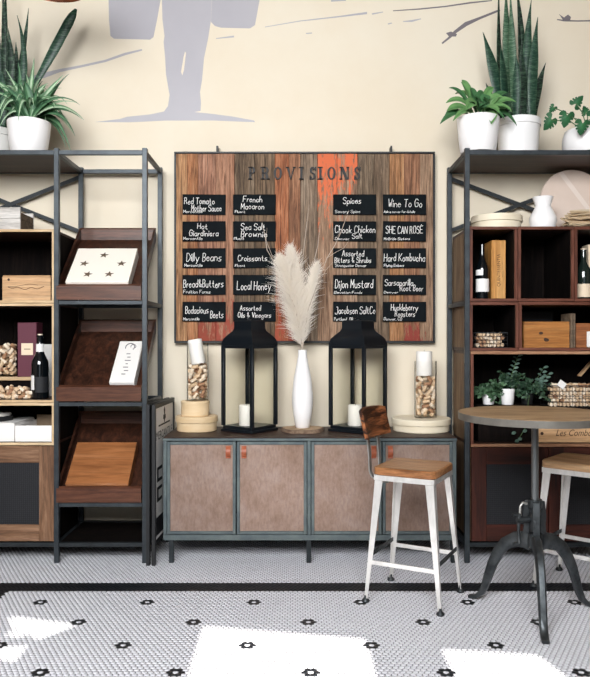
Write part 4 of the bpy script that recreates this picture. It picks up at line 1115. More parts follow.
b = B(); b.lathe([(0, -.009), (.045, -.009), (.05, -.006), (.05, .006), (.045, .009), (0, .009)], (0, 0, 0), 22, M=Matrix.Translation(radial(ca, .02, .455)) @ Matrix.Rotation(PI / 2, 4, 'Y')); b.build('gear_wheel', M['cast'], t)

# ------------------------------------------------------------------ things in the left rack
ZA = Z(229.3, DF)
# whitewashed crate on the top cubby
d0, d1 = 4.37, 4.60
x0, x1 = X(-45, d0), X(20.2, d0); z0, z1 = ZA, Z(207, d0)
t = thing('whitewashed_crate', 'whitewashed wooden crate on top of the left cubbies', 'crate', ((x0 + x1) / 2, Y(d0) + .1, z0))
n = 2
for k_ in range(n):
    za, zb_ = z0 + (z1 - z0) * k_ / n + .001, z0 + (z1 - z0) * (k_ + 1) / n - .001
    b = B(); b.box(x0, x1, Y(d0), Y(d0) + .012, za, zb_, .0015); b.build('plank', M['whitewash'], t)
    b = B(); b.box(x0, x1, Y(d1) - .012, Y(d1), za, zb_, .0015); b.build('plank', M['whitewash'], t)
    for a, c in ((x0, x0 + .012), (x1 - .012, x1)):
        b = B(); b.box(a, c, Y(d0) + .012, Y(d1) - .012, za, zb_ - .03 * k_, .0015); b.build('plank', M['weathered'], t)
b = B(); b.box(x0 + .012, x1 - .012, Y(d0) + .012, Y(d1) - .012, z0, z0 + .01); b.build('bottom_board', M['weathered'], t)
# natural box in cubby A
zfA = Z(303, DF) + 2.6 * sf
def open_box(name, label, cat, px0, px1, py0, z0, d0, depth, mat, th=.010, lid=None, end=None):
    x0, x1, z1 = X(px0, d0), X(px1, d0), Z(py0, d0); y0, y1 = Y(d0), Y(d0) + depth
    t = thing(name, label, cat, ((x0 + x1) / 2, (y0 + y1) / 2, z0))
    for nm, m_, a in (('front_board', mat, (x0, x1, y0, y0 + th, z0, z1)), ('back_board', mat, (x0, x1, y1 - th, y1, z0, z1)), ('end_board', end or mat, (x0, x0 + th, y0 + th, y1 - th, z0, z1)),
                      ('end_board', end or mat, (x1 - th, x1, y0 + th, y1 - th, z0, z1)), ('bottom_board', mat, (x0 + th, x1 - th, y0 + th, y1 - th, z0, z0 + th))):
        b = B(); b.box(*a, .0015); b.build(nm, m_, t)
    if lid:
        b = B(); b.box(x0 + .003, x1 - .003, y0 + .002, y1 - .002, z1 + .0002, z1 + .008, .0015); b.build('lid_board', mat, t)
    return t, (x0, x1, y0, y1, z0, z1)
t, bb = open_box('wooden_box', 'plain natural wooden box in the topmost left cubby', 'box', 2.2, 50.6, 276.6, zfA, 4.42, .30, M['crate_pale'], lid=True)
b = B()
pts = [P(8 + 36 * u, 287 + 1.6 * math.sin(3 * u) + .9 * math.sin(17 * u), 4.4185) for u in np.linspace(0, 1, 22)]; b.tube(pts, .0016, 5)
b.tube([P(8 + 30 * u, 285.5 + 1.3 * math.sin(5 * u + 1), 4.4185) for u in np.linspace(0, 1, 18)], .0011, 5)
b.lathe([(0, 0), (.008, 0), (0, .002)], (0, 0, 0), 10, M=Matrix.Translation(P(8.6, 279.6, 4.4198)) @ Matrix.Rotation(PI / 2, 4, 'X'))
b.build('wood_grain_mark', M['brown_ink'], t)
# cubby B
zfB = Z(402.6, DF) + 2.6 * sf
x0, x1 = X(-40, 4.5), X(34, 4.5)
t = thing('wooden_riser', 'low pale wooden riser under the vase and burgundy box', 'riser', ((x0 + x1) / 2, Y(4.6), zfB))
zr_ = Z(377, 4.5)
b = B(); b.box(x0, x1, Y(4.5), Y(4.76), zr_ - .022, zr_, .002); b.build('top_board', M['pine'], t)
for xx in (x0 + .01, x1 - .01):
    b = B(); b.box(xx - .009, xx + .009, Y(4.51), Y(4.75), zfB, zr_ - .022, .001); b.build('side_support', M['inside'], t)
b = B(); b.box(x0 + .02, x1 - .02, Y(4.52), Y(4.532), zfB, zr_ - .022); b.build('front_board', M['inside'], t)
jx, jy, jr = X(6.5, 4.6), Y(4.6), 10.5 * 4.6 / F
cylinder_vase('glass_vase', 'narrow-necked glass vase full of corks beside the burgundy box', jx, jy, jr, zr_, Z(315.5, 4.6), (jr * .62, Z(343, 4.6)))
cork_jar(jx, jy, jr - .004, zr_ + .006, Z(343, 4.6), 'wine cork inside the narrow-necked vase in the left rack', 'corks in the left rack vase')
d = 4.53
x0, x1 = X(17.6, d), X(36.4, d)
t = thing('burgundy_box', 'upright burgundy carton with a cream label in the left rack', 'box', ((x0 + x1) / 2, Y(d) + .05, zr_))
b = B(); b.box(x0, x1, Y(d), Y(d) + .11, zr_ + .0003, Z(322.5, d), .002); b.build('carton', M['burgundy'], t)
b = B(); b.box(X(21.3, d), X(33, d), Y(d) - .001, Y(d), Z(355, d), Z(343.2, d)); lb = b.build('cream_label', M['label_cream'], t)
b = B(); b.box(X(24, d), X(30.5, d), Y(d) - .0014, Y(d) - .001, Z(349.6, d), Z(348.6, d)); b.build('label_print', M['kraft'], lb)
bottle('wine_bottle', 'dark wine bottle with cork showing, in front of the burgundy carton', 40, 4.44, zfB, Z(333.5, 4.44) - zfB, 8.3 * 4.44 / F, cap=(.90, .995, .30, 'cork_b'),
       labels=((.70, .84, 'paper', -1.5, 1.5), (.10, .34, 'black_ink', -.2, 1.4), (.14, .36, 'paper', -1.35, -.35)))
d = 4.62
b = B(); b.box(X(42.5, d), X(53, d), Y(d), Y(d) + .1, zfB, Z(344.3, d), .002); tag(b.build('white_carton', M['white_matte']), 'plain white carton standing behind the dark bottle', 'box')
for i in range(34):
    r_, c_ = divmod(i, 12)
    cork((X(-3 + c_ * 3.05 + rc.uniform(-.8, .8), 4.42), Y(4.40 + rc.uniform(0, .05)), zfB + .014 + r_ * .024), (rc.uniform(-1, 1), rc.uniform(-.9, .2), rc.uniform(-.25, .25) if r_ == 0 else rc.uniform(-.8, .8)), 'loose wine cork piled in front of the pale wooden riser', 'loose corks by the riser')
# cubby C
zfC = Z(445.2, DF) + 2.6 * sf
t, bb = open_box('open_carton', 'white open carton next to the mesh cabinet corner, right of the round tin', 'box', 15, 51.6, 425.6, zfC, 4.38, .36, M['white_matte'], .006)
b = B(); b.box(bb[0] + .006, bb[1] - .006, bb[3] - .008, bb[3] - .006, bb[4] + .006, bb[5] + .03); b.build('cardboard_insert', M['kraft'], t)
t, bb = open_box('open_carton', 'white carton under the round black-rimmed tin', 'box', -32, 14.4, 424.2, zfC, 4.385, .34, M['white_matte'], .006, lid=True)
d = 4.53; tz = bb[5] + .008
t = thing('round_tin', 'round tin with pale lid and black rim on the white carton', 'tin', (X(-7, d), Y(d), tz))
b = B(); rr_ = 19 * d / F; b.lathe([(0, tz), (rr_, tz), (rr_, tz + .030), (0, tz + .030)], (X(-7, d), Y(d), 0), 36); b.build('tin_body', M['black_frame'], t)
b = B(); b.lathe([(rr_ - .012, tz + .0302), (rr_ - .010, tz + .042), (rr_ - .02, tz + .048), (0, tz + .048)], (X(-7, d), Y(d), 0), 36); b.build('tin_lid', M['plate_grey'], t)

# ------------------------------------------------------------------ things in and on the right rack's cubbies
ZT = Z(226.6, DF)
d = 4.56; bentwood('bentwood_box', 'flat whitewashed round box on top of the right cubbies', 471.5, 521.5, 216.8, ZT, d, M['ply_pale'], .42)
d = 4.44; x, y = X(543, d), Y(d); hj = Z(197.3, d) - ZT; k_ = d / F
b = B(); b.lathe([(0, 0), (9.5 * k_, 0), (12 * k_, .006), (13.4 * k_, hj * .22), (13 * k_, hj * .36), (10 * k_, hj * .56), (7.8 * k_, hj * .68), (7.6 * k_, hj * .74), (8.6 * k_, hj * .86), (10.2 * k_, hj), (9.2 * k_, hj), (7 * k_, hj * .8), (6.6 * k_, hj * .7), (11 * k_, hj * .3), (0, .01)], (x, y, ZT), 36)
tag(b.build('white_jug', M['white']), 'rounded white vase with flared neck on top of the right cubbies', 'vase')
# big round board leaning against the rear rail
d = 4.66; rb = 32.9 * d / F; cxb = X(573, d)
tl = math.radians(9)
o = thing('round_board', 'large pale round board leaning at the back of the right rack', 'board', (cxb, Y(d) - .03, ZT), local=True); o.rotation_euler = (-tl, 0, 0)
b = B(); Mx = Matrix.Translation((0, 0, rb)) @ Matrix.Rotation(PI / 2, 4, 'X')
b.lathe([(0, 0), (rb - .003, 0), (rb, .003), (rb, .014), (rb - .003, .017), (0, .017)], (0, 0, 0), 64, M=Mx); b.build('board_disc', M['disc'], o)
b = B(); b.prism([(rb * u, -.0175, rb + rb * v) for u, v in ((-.42, .88), (-.28, .94), (.75, -.62), (.66, -.72))], (0, .0004, 0)); b.build('pale_stripe', plain('pale_stripe_wood', '#dccdc2', .55), o, smooth=False)
# bundle of pale wood shavings
d = 4.43; t = thing('shaving_bundle', 'bundle of crinkled pale wood strips beside the white flared vase', 'bundle', (X(582, d), Y(d), ZT))
rs = random.Random(11)
for i in range(26):
    lay = i // 6; yy = Y(d) + rs.uniform(-.05, .07); zz = ZT + .019 + lay * .018 + rs.uniform(0, .006)
    xa, xb_ = X(563.5 + rs.uniform(0, 5) + lay * .6, d), X(612 + rs.uniform(-4, 8), d)
    b = B(); pts = [(xa + (xb_ - xa) * u, yy + .012 * math.sin(3 * u + i), zz + .009 * abs(math.sin(4 * u + i * 1.7))) for u in np.linspace(0, 1, 9)]
    for p, q in zip(pts, pts[1:]): b.bar(p, q, .034, .0035, up=(0, -.5 + .3 * math.sin(i), 1))
    b.build('wood_strip', M['shaving'], t)
# bottle and wine box
zf1 = Z(301.6, DF) + 3 * sf
bottle('wine_bottle', 'black wine bottle with white label beside the upright wooden wine box', 482.2, 4.44, zf1, Z(243, 4.44) - zf1, 6.6 * 4.44 / F, labels=((.13, .36, 'paper', -1.45, 1.45), (.42, .52, 'paper', -1.45, -.1)))
d = 4.43; x0, x1, z1 = X(491.6, d), X(505.8, d), Z(240.2, d)
t = thing('wine_box', 'tall honey-coloured wooden wine box with branded lettering', 'box', ((x0 + x1) / 2, Y(d) + .06, zf1))
b = B(); b.box(x0, x1, Y(d), Y(d) + .26, zf1 + .0003, z1, .002); bd = b.build('box_body', M['crate_z'], t)
b = B(); b.box(x0 + .004, x1 - .004, Y(d) - .003, Y(d), zf1 + .006, z1 - .006, .0008); fr_ = b.build('sliding_lid', M['crate_z'], t)
b = B()
def vert(x, z): return (X(499.2, d) - (z), Y(d) - .0034, x)
add_text(b, 'QUINTESSENTIA', (Z(286.5, d), Z(254, d), -.012, .012), lambda x, z: (X(498.8, d) - z, Y(d) - .0034, x))
add_text(b, 'reserve selection', (Z(278, d), Z(262, d), -.006, .0), lambda x, z: (X(501.4, d) - z, Y(d) - .0034, x))
b.build('branded_lettering', M['brown_ink'], fr_, smooth=False)
bottle('liquor_bottle', 'corked liquor bottle with ornate paper labels at the right edge', 583.5, 4.45, zf1, Z(248.5, 4.45) - zf1, 7.6 * 4.45 / F, 'flask', cap=(.90, 1.0, .36, 'cork_b'), labels=((.04, .30, 'label_cream', -1.5, 1.5), (.60, .66, 'label_cream', -1.5, 1.5)))
d = 4.5; b = B(); b.box(X(588.2, d), X(603, d), Y(d), Y(d) + .1, zf1, Z(244.5, d), .002); tag(b.build('pale_carton', M['label_cream']), 'pale upright carton behind the corked liquor bottle', 'box')
# wire basket helper
def basket(name, label, px0, px1, py0, z0, d0, depth, clabel, group, rows, pitch=4.15):
    x0, x1, z1 = X(px0, d0), X(px1, d0), Z(py0, d0); y0, y1 = Y(d0), Y(d0) + depth
    t = thing(name, label, 'basket', ((x0 + x1) / 2, (y0 + y1) / 2, z0))
    b = B()
    for zz in np.linspace(z0 + .0015, z1, 5):
        for p, q in (((x0, y0), (x1, y0)), ((x1, y0), (x1, y1)), ((x1, y1), (x0, y1)), ((x0, y1), (x0, y0))): b.bar((*p, zz), (*q, zz), .0022, .0022)
    nx = int((x1 - x0) / .02)
    for i in range(nx + 1):
        xx = x0 + (x1 - x0) * i / nx; b.bar((xx, y0, z0), (xx, y0, z1), .0018, .0018); b.bar((xx, y1, z0), (xx, y1, z1), .0018, .0018); b.bar((xx, y0, z0 + .001), (xx, y1, z0 + .001), .0018, .0018)
    b.build('wire_frame', M['wire'], t, smooth=False)
    b = B()
    for p, q in (((x0, y0), (x1, y0)), ((x1, y0), (x1, y1)), ((x1, y1), (x0, y1)), ((x0, y1), (x0, y0))): b.bar((*p, z1 + .002), (*q, z1 + .002), .004, .004)
    b.build('rim_wire', M['steel_dark'], t, smooth=False)
    k = pitch * d0 / F; nx = int((x1 - x0 - .006) / k)
    for r in range(rows):
        for i in range(nx - (r % 2)):
            if x0 + .016 + i * k > X(592, d0): continue
            cork((x0 + .016 + (i + .5 * (r % 2)) * k, y0 + .027 + rc.uniform(0, .004), z0 + .0155 + r * k * .88), (rc.uniform(-.12, .12), -1, rc.uniform(-.1, .1)), clabel, group)
    return t, (x0, x1, y0, y1, z0, z1)
zf2 = Z(350.8, DF) + 3 * sf
basket('wire_basket', 'small wire basket of stacked corks in the small mahogany cubby', 475.4, 507.5, 333, zf2, 4.42, .14, 'wine cork stacked end-on in the small wire basket', 'corks in the small wire basket', 4)
def crate(label, px0, px1, py0, z0, d0, depth, mat):
    x0, x1, z1 = X(px0, d0), X(px1, d0), Z(py0, d0)
    t, bb = open_box('wooden_crate', label, 'crate', px0, px1, py0, z0, d0, depth, mat)
    return t, bb
t, bb = crate('honey-coloured wooden crate with two dark knots in the wide cubby', 523.6, 569.8, 321.6, zf2, 4.40, .30, M['crate'])
for px, py, r_ in ((541, 333.2, .011), (546.5, 340, .013), (545.5, 339, .009)):
    b = B(); b.lathe([(0, -.0008), (r_, -.0004), (r_, .001), (0, .001)], (0, 0, 0), 14, M=Matrix.Translation(P(px, py, 4.40)) @ Matrix.Rotation(-PI / 2, 4, 'X') @ Matrix.Diagonal((1.2, .8, 1, 1))); b.build('wood_knot', M['brown_ink'], t)
t, bb = crate('reddish wooden crate with a white tag at the right edge', 576, 614, 323.2, zf2, 4.40, .30, wood('reddish_crate_wood', '#6a3a20', '#9a5f38', '#b57c52', 'x', .5, .8, .2))
b = B(); b.box(X(587.2, 4.39), X(600, 4.39), Y(4.393), Y(4.398), Z(347, 4.39), Z(331.5, 4.39)); b.build('white_tag', M['paper'], t)
d = 4.38; b = B(); b.box(X(570.6, d), X(572.8, d), Y(d), Y(d) + .16, zf2, Z(313.4, d), .001); b.box(X(573.4, d), X(575.4, d), Y(d), Y(d) + .16, zf2, Z(313.4, d), .001)
tag(b.build('upright_board', M['weathered']), 'pair of thin grey upright boards between the two crates', 'board')
# framed glass leaning behind the crate
d = 4.74; t = thing('picture_frame', 'thin dark frame standing behind the honey-coloured crate', 'frame', (X(538, d), Y(d), zf2))
for a in ((522, 553.5, 311.5, 313.2), (522, 523.4, 313.2, 346), (552.1, 553.5, 313.2, 346)):
    b = B(); b.box(X(a[0], d), X(a[1], d), Y(d), Y(d) + .012, max(Z(a[3], d), zf2), Z(a[2], d), .001); b.build('frame_bar', M['steel_dark'], t)
b = B(); b.box(X(523.4, d), X(552.1, d), Y(d) + .004, Y(d) + .008, zf2, Z(313.2, d)); b.build('frame_panel', M['mesh_dark'], t)
# long cubby: herbs, corks, lettered crate
zf3 = Z(446.8, DF) + 3 * sf
d0 = 4.42
t, bb = open_box('lettered_crate', 'pale wooden crate with dark script lettering under the tabletop edge', 'crate', 538.6, 616, 410, zf3, 4.40, .32, M['crate_pale'])
b = B(); add_text(b, 'Les Combottes', (X(556, 4.398), X(604, 4.398), Z(436, 4.398), Z(429.5, 4.398)), lambda x, z: (x, Y(4.40) - .0012, z), shear=.35)
b.lathe([(0, 0), (.010, 0), (.0, .001)], (0, 0, 0), 12, M=Matrix.Translation(P(542, 433.5, 4.399)) @ Matrix.Rotation(PI / 2, 4, 'X')); b.build('burnt_lettering', M['brown_ink'], t, smooth=False)['kind'] = 'stuff'
zc = bb[5]
b = B(); b.box(bb[0] - .04, bb[1], bb[2] - .01, bb[3], zc + .0003, zc + .0135, .002); tag(b.build('shelf_plank', M['inside']), 'dark plank laid over the lettered crate, carrying the cork basket', 'plank')
zc += .0138
tb, bbb = basket('wire_basket', 'long wire basket heaped with corks and a white tag, behind the round tabletop', 549.5, 612, 386, zc, 4.44, .16, 'wine cork stacked in the long wire basket behind the tabletop', 'corks in the long wire basket', 5, 4.3)
for i in range(11):
    cork((X(553 + i * 3.4 + rc.uniform(-1, 1), 4.49), Y(4.49) + rc.uniform(-.02, .03), bbb[4] + .0155 + 5 * 4.3 * 4.44 / F * .88), (rc.uniform(-1, 1), rc.uniform(-.6, .6), .1), 'loose wine cork heaped on top of the long wire basket', 'corks heaped on the long basket')
o = thing('tag_card', 'small white card stuck among the corks of the long basket', 'card', P(561.5, 385, 4.435), local=True); o.rotation_euler = (-.25, math.radians(38), 0)
b = B(); b.box(-.024, .024, -.001, .001, -.018, .026); b.build('card', M['paper'], o)
o = thing('leaning_stick', 'pale wooden stick leaning in the corner above the cork basket', 'stick', P(578, 378, 4.62)); b = B(); b.bar(P(579, 376, 4.62), P(600, 352, 4.66), .03, .012, bev=.001); b.build('stick', M['crate_pale'], o)

def smallpot(name, label, px, py_rim, z0, d, rpx, mat='white'):
    x, y = X(px, d), Y(d); r = rpx * d / F; h = Z(py_rim, d) - z0
    t = thing(name, label, 'plant', (x, y, z0))
    b = B(); b.lathe([(0, 0), (r * .76, 0), (r * .80, .003), (r, h - .004), (r, h), (r - .008, h), (r - .010, h - .02), (0, h - .02)], (x, y, z0), 28); p = b.build('pot', M[mat], t)
    b = B(); b.lathe([(0, h - .012), (r - .011, h - .012)], (x, y, z0), 20); b.build('soil', M['soil'], t)
    return t, Vector((x, y, z0 + h - .012))
rl = random.Random(21)
def bushy(t, c, mat, n, spread, up, leafl, leafw, droop=.5, stems=14, px_lim=None):
    """stems with small paired leaves"""
    bs, bl = B(), B()
    for s_ in range(stems):
        a = rl.uniform(0, 2 * PI); L = rl.uniform(.45, 1); tip = c + Vector((math.cos(a) * spread * L, math.sin(a) * spread * .55 * L - .01, up * (rl.uniform(.3, 1) * (1 - droop * .4) - droop * L * rl.uniform(0, .75))))
        mid = c.lerp(tip, .5) + Vector((0, 0, up * .30))
        pts = [c * (1 - u) ** 2 + mid * 2 * u * (1 - u) + tip * u * u for u in np.linspace(0, 1, 7)]
        bs.tube(pts, .0014, 4)
        for k in range(n):
            u = rl.uniform(.15, 1); p = c * (1 - u) ** 2 + mid * 2 * u * (1 - u) + tip * u * u
            dv = Vector((rl.uniform(-1, 1), rl.uniform(-1, .5), rl.uniform(-.5, .8))).normalized() * leafl * rl.uniform(.6, 1.2)
            bl.leaf(p, p + dv * .5 + Vector((0, 0, .006)), p + dv, leafw * rl.uniform(.7, 1.2), lambda q: max(0, math.sin(PI * min(q * .97 + .03, 1))) ** .8, n=4, fold=.2)
    bs.build('stem', M['stem'], t); o = bl.build('foliage', M[mat], t, normals=False); o['kind'] = 'stuff'
zst = zf3
def pedestal(px0, px1, d0, zt, label):
    b = B(); b.box(X(px0, d0), X(px1, d0), Y(d0), Y(d0) + .2, zst, zt, .002); tag(b.build('dark_riser', M['inside']), label, 'riser')
zped = Z(404, 4.5)
pedestal(478, 535, 4.42, zped, 'dark block lifting the herb pots behind the tabletop')
t, c = smallpot('potted_herb', 'small leafy herb in a white pot, leftmost in the long cubby', 488.5, 394, zped, 4.48, 6.5)
bushy(t, c + Vector((0, 0, .0)), 'lf_ivy', 16, .14, .17, .030, .019, .9, 40)
t, c = smallpot('potted_herb', 'small leafy herb in a white pot, middle of the long cubby', 507.5, 388.5, zped, 4.47, 7.2)
bushy(t, c + Vector((.02, .03, .01)), 'lf_herb', 16, .12, .17, .026, .016, .8, 24)
bl = B(); bs = B()
pts = [c + Vector((.07 * u, .02, .21 * u)) for u in np.linspace(0, 1, 7)]; bs.tube(pts, .0016, 5)
for i in range(14):
    u = .2 + .8 * i / 13; p = c + Vector((.07 * u, .02, .21 * u)); s_ = 1 if i % 2 else -1
    dv = Vector((s_ * .03, -.01, .010)); bl.leaf(p, p + dv * .5 + Vector((0, 0, .005)), p + dv, .018, lambda q: max(0, math.sin(PI * q)) ** .7, n=4)
bs.build('tall_stem', M['stem'], t); bl.build('tall_stem_leaf', M['lf_euc'], t, normals=False)['kind'] = 'stuff'
t, c = smallpot('potted_herb', 'bushy herb in a dark pot next to the cork basket', 527, 393, zped, 4.5, 6.5, 'black_frame')
bushy(t, c + Vector((-.01, 0, 0)), 'lf_herb', 16, .16, .18, .028, .016, .9, 42)
bl = B(); bs = B()
for k_, (ox, tipx, h_) in enumerate(((.05, .10, .17), (.04, .13, .13), (.06, .07, .10))):
    for i in range(10):
        u = .2 + .8 * i / 9; p = c + Vector((ox + (tipx - ox) * u, -.01, h_ * u)); s_ = 1 if i % 2 else -1
        dv = Vector((s_ * .028, -.012, .008)); bl.leaf(p, p + dv * .5, p + dv, .02, lambda q: max(0, math.sin(PI * q)) ** .6, n=4)
    bs.tube([c + Vector((ox * u * 1.0, 0, 0)) + Vector(((tipx - ox) * u, -.01 * u, h_ * u)) for u in np.linspace(0, 1, 6)], .0014, 5)
# sprays hanging below, visible under the tabletop
for (px, py) in ((516, 432), (522, 438), (527, 430), (519, 440)):
    p = P(px, py, 4.40); dv = Vector((-.03, -.01, -.012)); bl.leaf(p, p + dv * .5, p + dv, .022, lambda q: max(0, math.sin(PI * q)) ** .6, n=4)
bs.tube([c + Vector((0, -.05, 0)), P(528, 404, 4.40), P(530, 420, 4.395), P(518, 440, 4.40)], .0016, 5)
bs.build('trailing_stem', M['stem'], t); bl.build('trailing_leaf', M['lf_euc'], t, normals=False)['kind'] = 'stuff'

# ------------------------------------------------------------------ plants on top of the racks
ZP = TOPZ - .010
ZP2 = ZP
blade = lambda q: (1 - q ** 2.6) * (.62 + .38 * min(q * 3, 1))
lance = lambda q: max(0, math.sin(PI * (.06 + .94 * q) ** .8)) ** .85
def bigpot(t, px, rpx0, rpx1, py_rim, d, mat='white', lip=True, z0=None):
    x, y = X(px, d), Y(d); k = d / F; r0, r1 = rpx0 * k, rpx1 * k; z0 = ZP if z0 is None else z0; h = Z(py_rim, d) - z0
    b = B(); pr = [(0, 0), (r0 - .004, 0), (r0, .004)]
    if lip: pr += [(r1 * .95, h - .045), (r1, h - .042), (r1, h - .003)]
    else: pr += [(r0 + (r1 - r0) * .6, h * .5), (r1, h - .004)]
    pr += [(r1 - .003, h), (r1 - .010, h), (r1 - .014, h - .03), (0, h - .03)]
    b.lathe(pr, (x, y, z0), 40); b.build('pot', M[mat], t)
    b = B(); b.lathe([(0, h - .02), (r1 - .013, h - .02)], (x, y, z0), 24); b.build('soil', M['soil'], t)
    return Vector((x, y, z0 + h - .02))
def snake_leaf(t, pts, wpx, d, mat, wd=(1, .25, 0)):
    k = d / F; (a, c, e) = [P(*p, d) if len(p) == 2 else P(p[0], p[1], d + p[2]) for p in pts]
    ctrl = c * 2 - (a + e) * .5
    b = B(); b.leaf(a, ctrl, e, wpx * k, lambda q: (.62 + .38 * math.sin(PI * min(q * 1.1, 1))) * (1 - max(0, (q - .55) / .45) ** 1.8) , wdir=wd, n=16, fold=.30)
    o = b.build('leaf', M[mat], t, normals=False)
    s_ = o.modifiers.new('thickness', 'SOLIDIFY'); s_.thickness = .003
    return o
# right: snake plant
d = 4.60; t = thing('snake_plant', 'tall banded snake plant in a white pot on the right rack', 'plant', (X(518, d), Y(d), ZP))
bigpot(t, 518, 18.5, 22, 121, d)
for pts, wpx, mt, wd in [
    ([(502, 118), (494, 75), (483, 32)], 11, 'lf_snake', (1, .1, 0)),
    ([(510, 118), (507, 60), (506, -14)], 11, 'lf_snake_light', (1, .2, 0)),
    ([(515, 118, -.05), (513, 60, -.05), (510, -10, -.05)], 8, 'lf_snake_light', (1, -.7, 0)),
    ([(500, 118, .05), (498.5, 60, .05), (499, -16, .05)], 6, 'lf_snake_dark', (1, .6, 0)),
    ([(521, 118), (521.5, 85), (521, 45)], 10, 'lf_snake_dark', (1, 0, 0)),
    ([(530, 118, .03), (527, 60, .03), (531.5, -1, .03)], 9, 'lf_snake', (1, -.2, 0)),
    ([(532, 118, -.04), (532.5, 70, -.04), (538, 17, -.04)], 10, 'lf_snake', (1, .1, 0)),
    ([(534, 116, .02), (537, 92, .02), (546, 62.5, .02)], 8, 'lf_snake_dark', (1, .1, 0)),
    ([(520, 118, .06), (520, 60, .06), (517, -14, .06)], 4, 'lf_snake_dark', (1, .4, 0)),
    ([(527, 118, .07), (523, 45, .07), (516, -18, .07)], 5, 'lf_snake_dark', (1, .1, 0)),
    ([(496, 118, .04), (491, 100, .04), (486, 83, .04)], 7, 'lf_snake_dark', (1, .1, 0)),
    ([(506, 118, -.06), (503, 80, -.06), (501, 45, -.06)], 9, 'lf_snake', (1, .5, 0)),
    ([(516, 118, -.08), (517, 85, -.08), (516, 55, -.08)], 8, 'lf_snake', (1, -.5, 0))]:
    snake_leaf(t, pts, wpx, d, mt, wd)
# right: leafy plant
d = 4.42; t = thing('leafy_plant', 'bright green leafy plant in a white pot beside the snake plant', 'plant', (X(478, d), Y(d), ZP))
c = bigpot(t, 478, 17.5, 21, 118.5, d, 'white', False)
for (mx_, my, ex, ey, w_, dd, mt) in [
    (470, 95, 461, 82, 8, .02, 'lf_lily'), (462, 92, 449, 88, 6, .0, 'lf_lily_d'), (464, 96, 446, 103, 7, -.03, 'lf_lily'), (458, 106, 440, 124, 6, -.05, 'lf_lily_d'),
    (462, 104, 447, 111, 8, -.06, 'lf_lily'), (474, 100, 468, 102, 9, -.08, 'lf_lily_d'), (480, 92, 484, 94, 8, .03, 'lf_lily_d'), (486, 95, 488, 100, 9, -.05, 'lf_lily_d'),
    (492, 96, 503, 98, 8, -.02, 'lf_lily'), (495, 98, 516, 102, 8, -.04, 'lf_lily'), (500, 104, 517, 126, 6, -.05, 'lf_lily_d'), (492, 106, 491, 124, 11, -.12, 'lf_lily'),
    (470, 108, 458, 116, 6, -.08, 'lf_lily'), (476, 96, 466, 110, 10, -.10, 'lf_lily'), (484, 98, 480, 106, 9, -.09, 'lf_lily_d'), (497, 107, 509, 110, 9, -.08, 'lf_lily'),
    (466, 86, 462, 80, 7, .05, 'lf_lily'), (488, 104, 499, 113, 10, -.10, 'lf_lily'), (458, 100, 444, 118, 5, -.02, 'lf_lily_d'), (482, 100, 474, 96, 9, -.04, 'lf_lily_d'), (468, 104, 453, 121, 5, -.11, 'lf_lily'), (490, 102, 505, 120, 5, -.12, 'lf_lily_d'), (498, 100, 512, 112, 6, -.09, 'lf_lily'), (472, 90, 455, 94, 6, .04, 'lf_lily'), (486, 90, 494, 88, 6, .05, 'lf_lily'), (474, 94, 470, 88, 7, .0, 'lf_lily_d'), (494, 94, 508, 93, 6, .03, 'lf_lily_d')]:
    k_ = d / F; tip = P(ex, ey, d + dd); mid = P(mx_, my - 4, d + dd * .6)
    b = B(); b.leaf(c, mid, tip, w_ * 1.3 * k_, lambda q: max(.08, max(0, math.sin(PI * max(0, (q - .18) / .82))) ** .8) if q > .18 else .08, n=14, fold=.35); b.build('leaf', M[mt], t, normals=False)
# right: monstera in a woven pot
d = 4.45; t = thing('monstera', 'small monstera with split leaves in a textured white pot', 'plant', (X(588, d), Y(d), ZP))
x, y = X(588, d), Y(d); k_ = d / F; hh = Z(131, d) - ZP
b = B(); rows, segs = 12, 44; prev = None
for r_ in range(rows + 1):
    u = r_ / rows; rad = (18.5 + 6.5 * math.sin(PI * (.15 + .62 * u)) - 1.5 * u) * k_
    ring = []
    for s_ in range(segs):
        a = 2 * PI * s_ / segs; bmpv = .0035 * (1 if (s_ + r_) % 2 else -1)
        ring.append(b.bm.verts.new((x + (rad + bmpv) * math.cos(a), y + (rad + bmpv) * math.sin(a), ZP + hh * u)))
    if prev:
        for s_ in range(segs): b.bm.faces.new((prev[s_], prev[(s_ + 1) % segs], ring[(s_ + 1) % segs], ring[s_]))
    else: b.bm.faces.new(ring[::-1])
    prev = ring
b.build('textured_pot', M['white'], t)
b = B(); b.lathe([(0, hh - .015), (19 * k_, hh - .015)], (x, y, ZP), 24); b.build('soil', M['soil'], t)
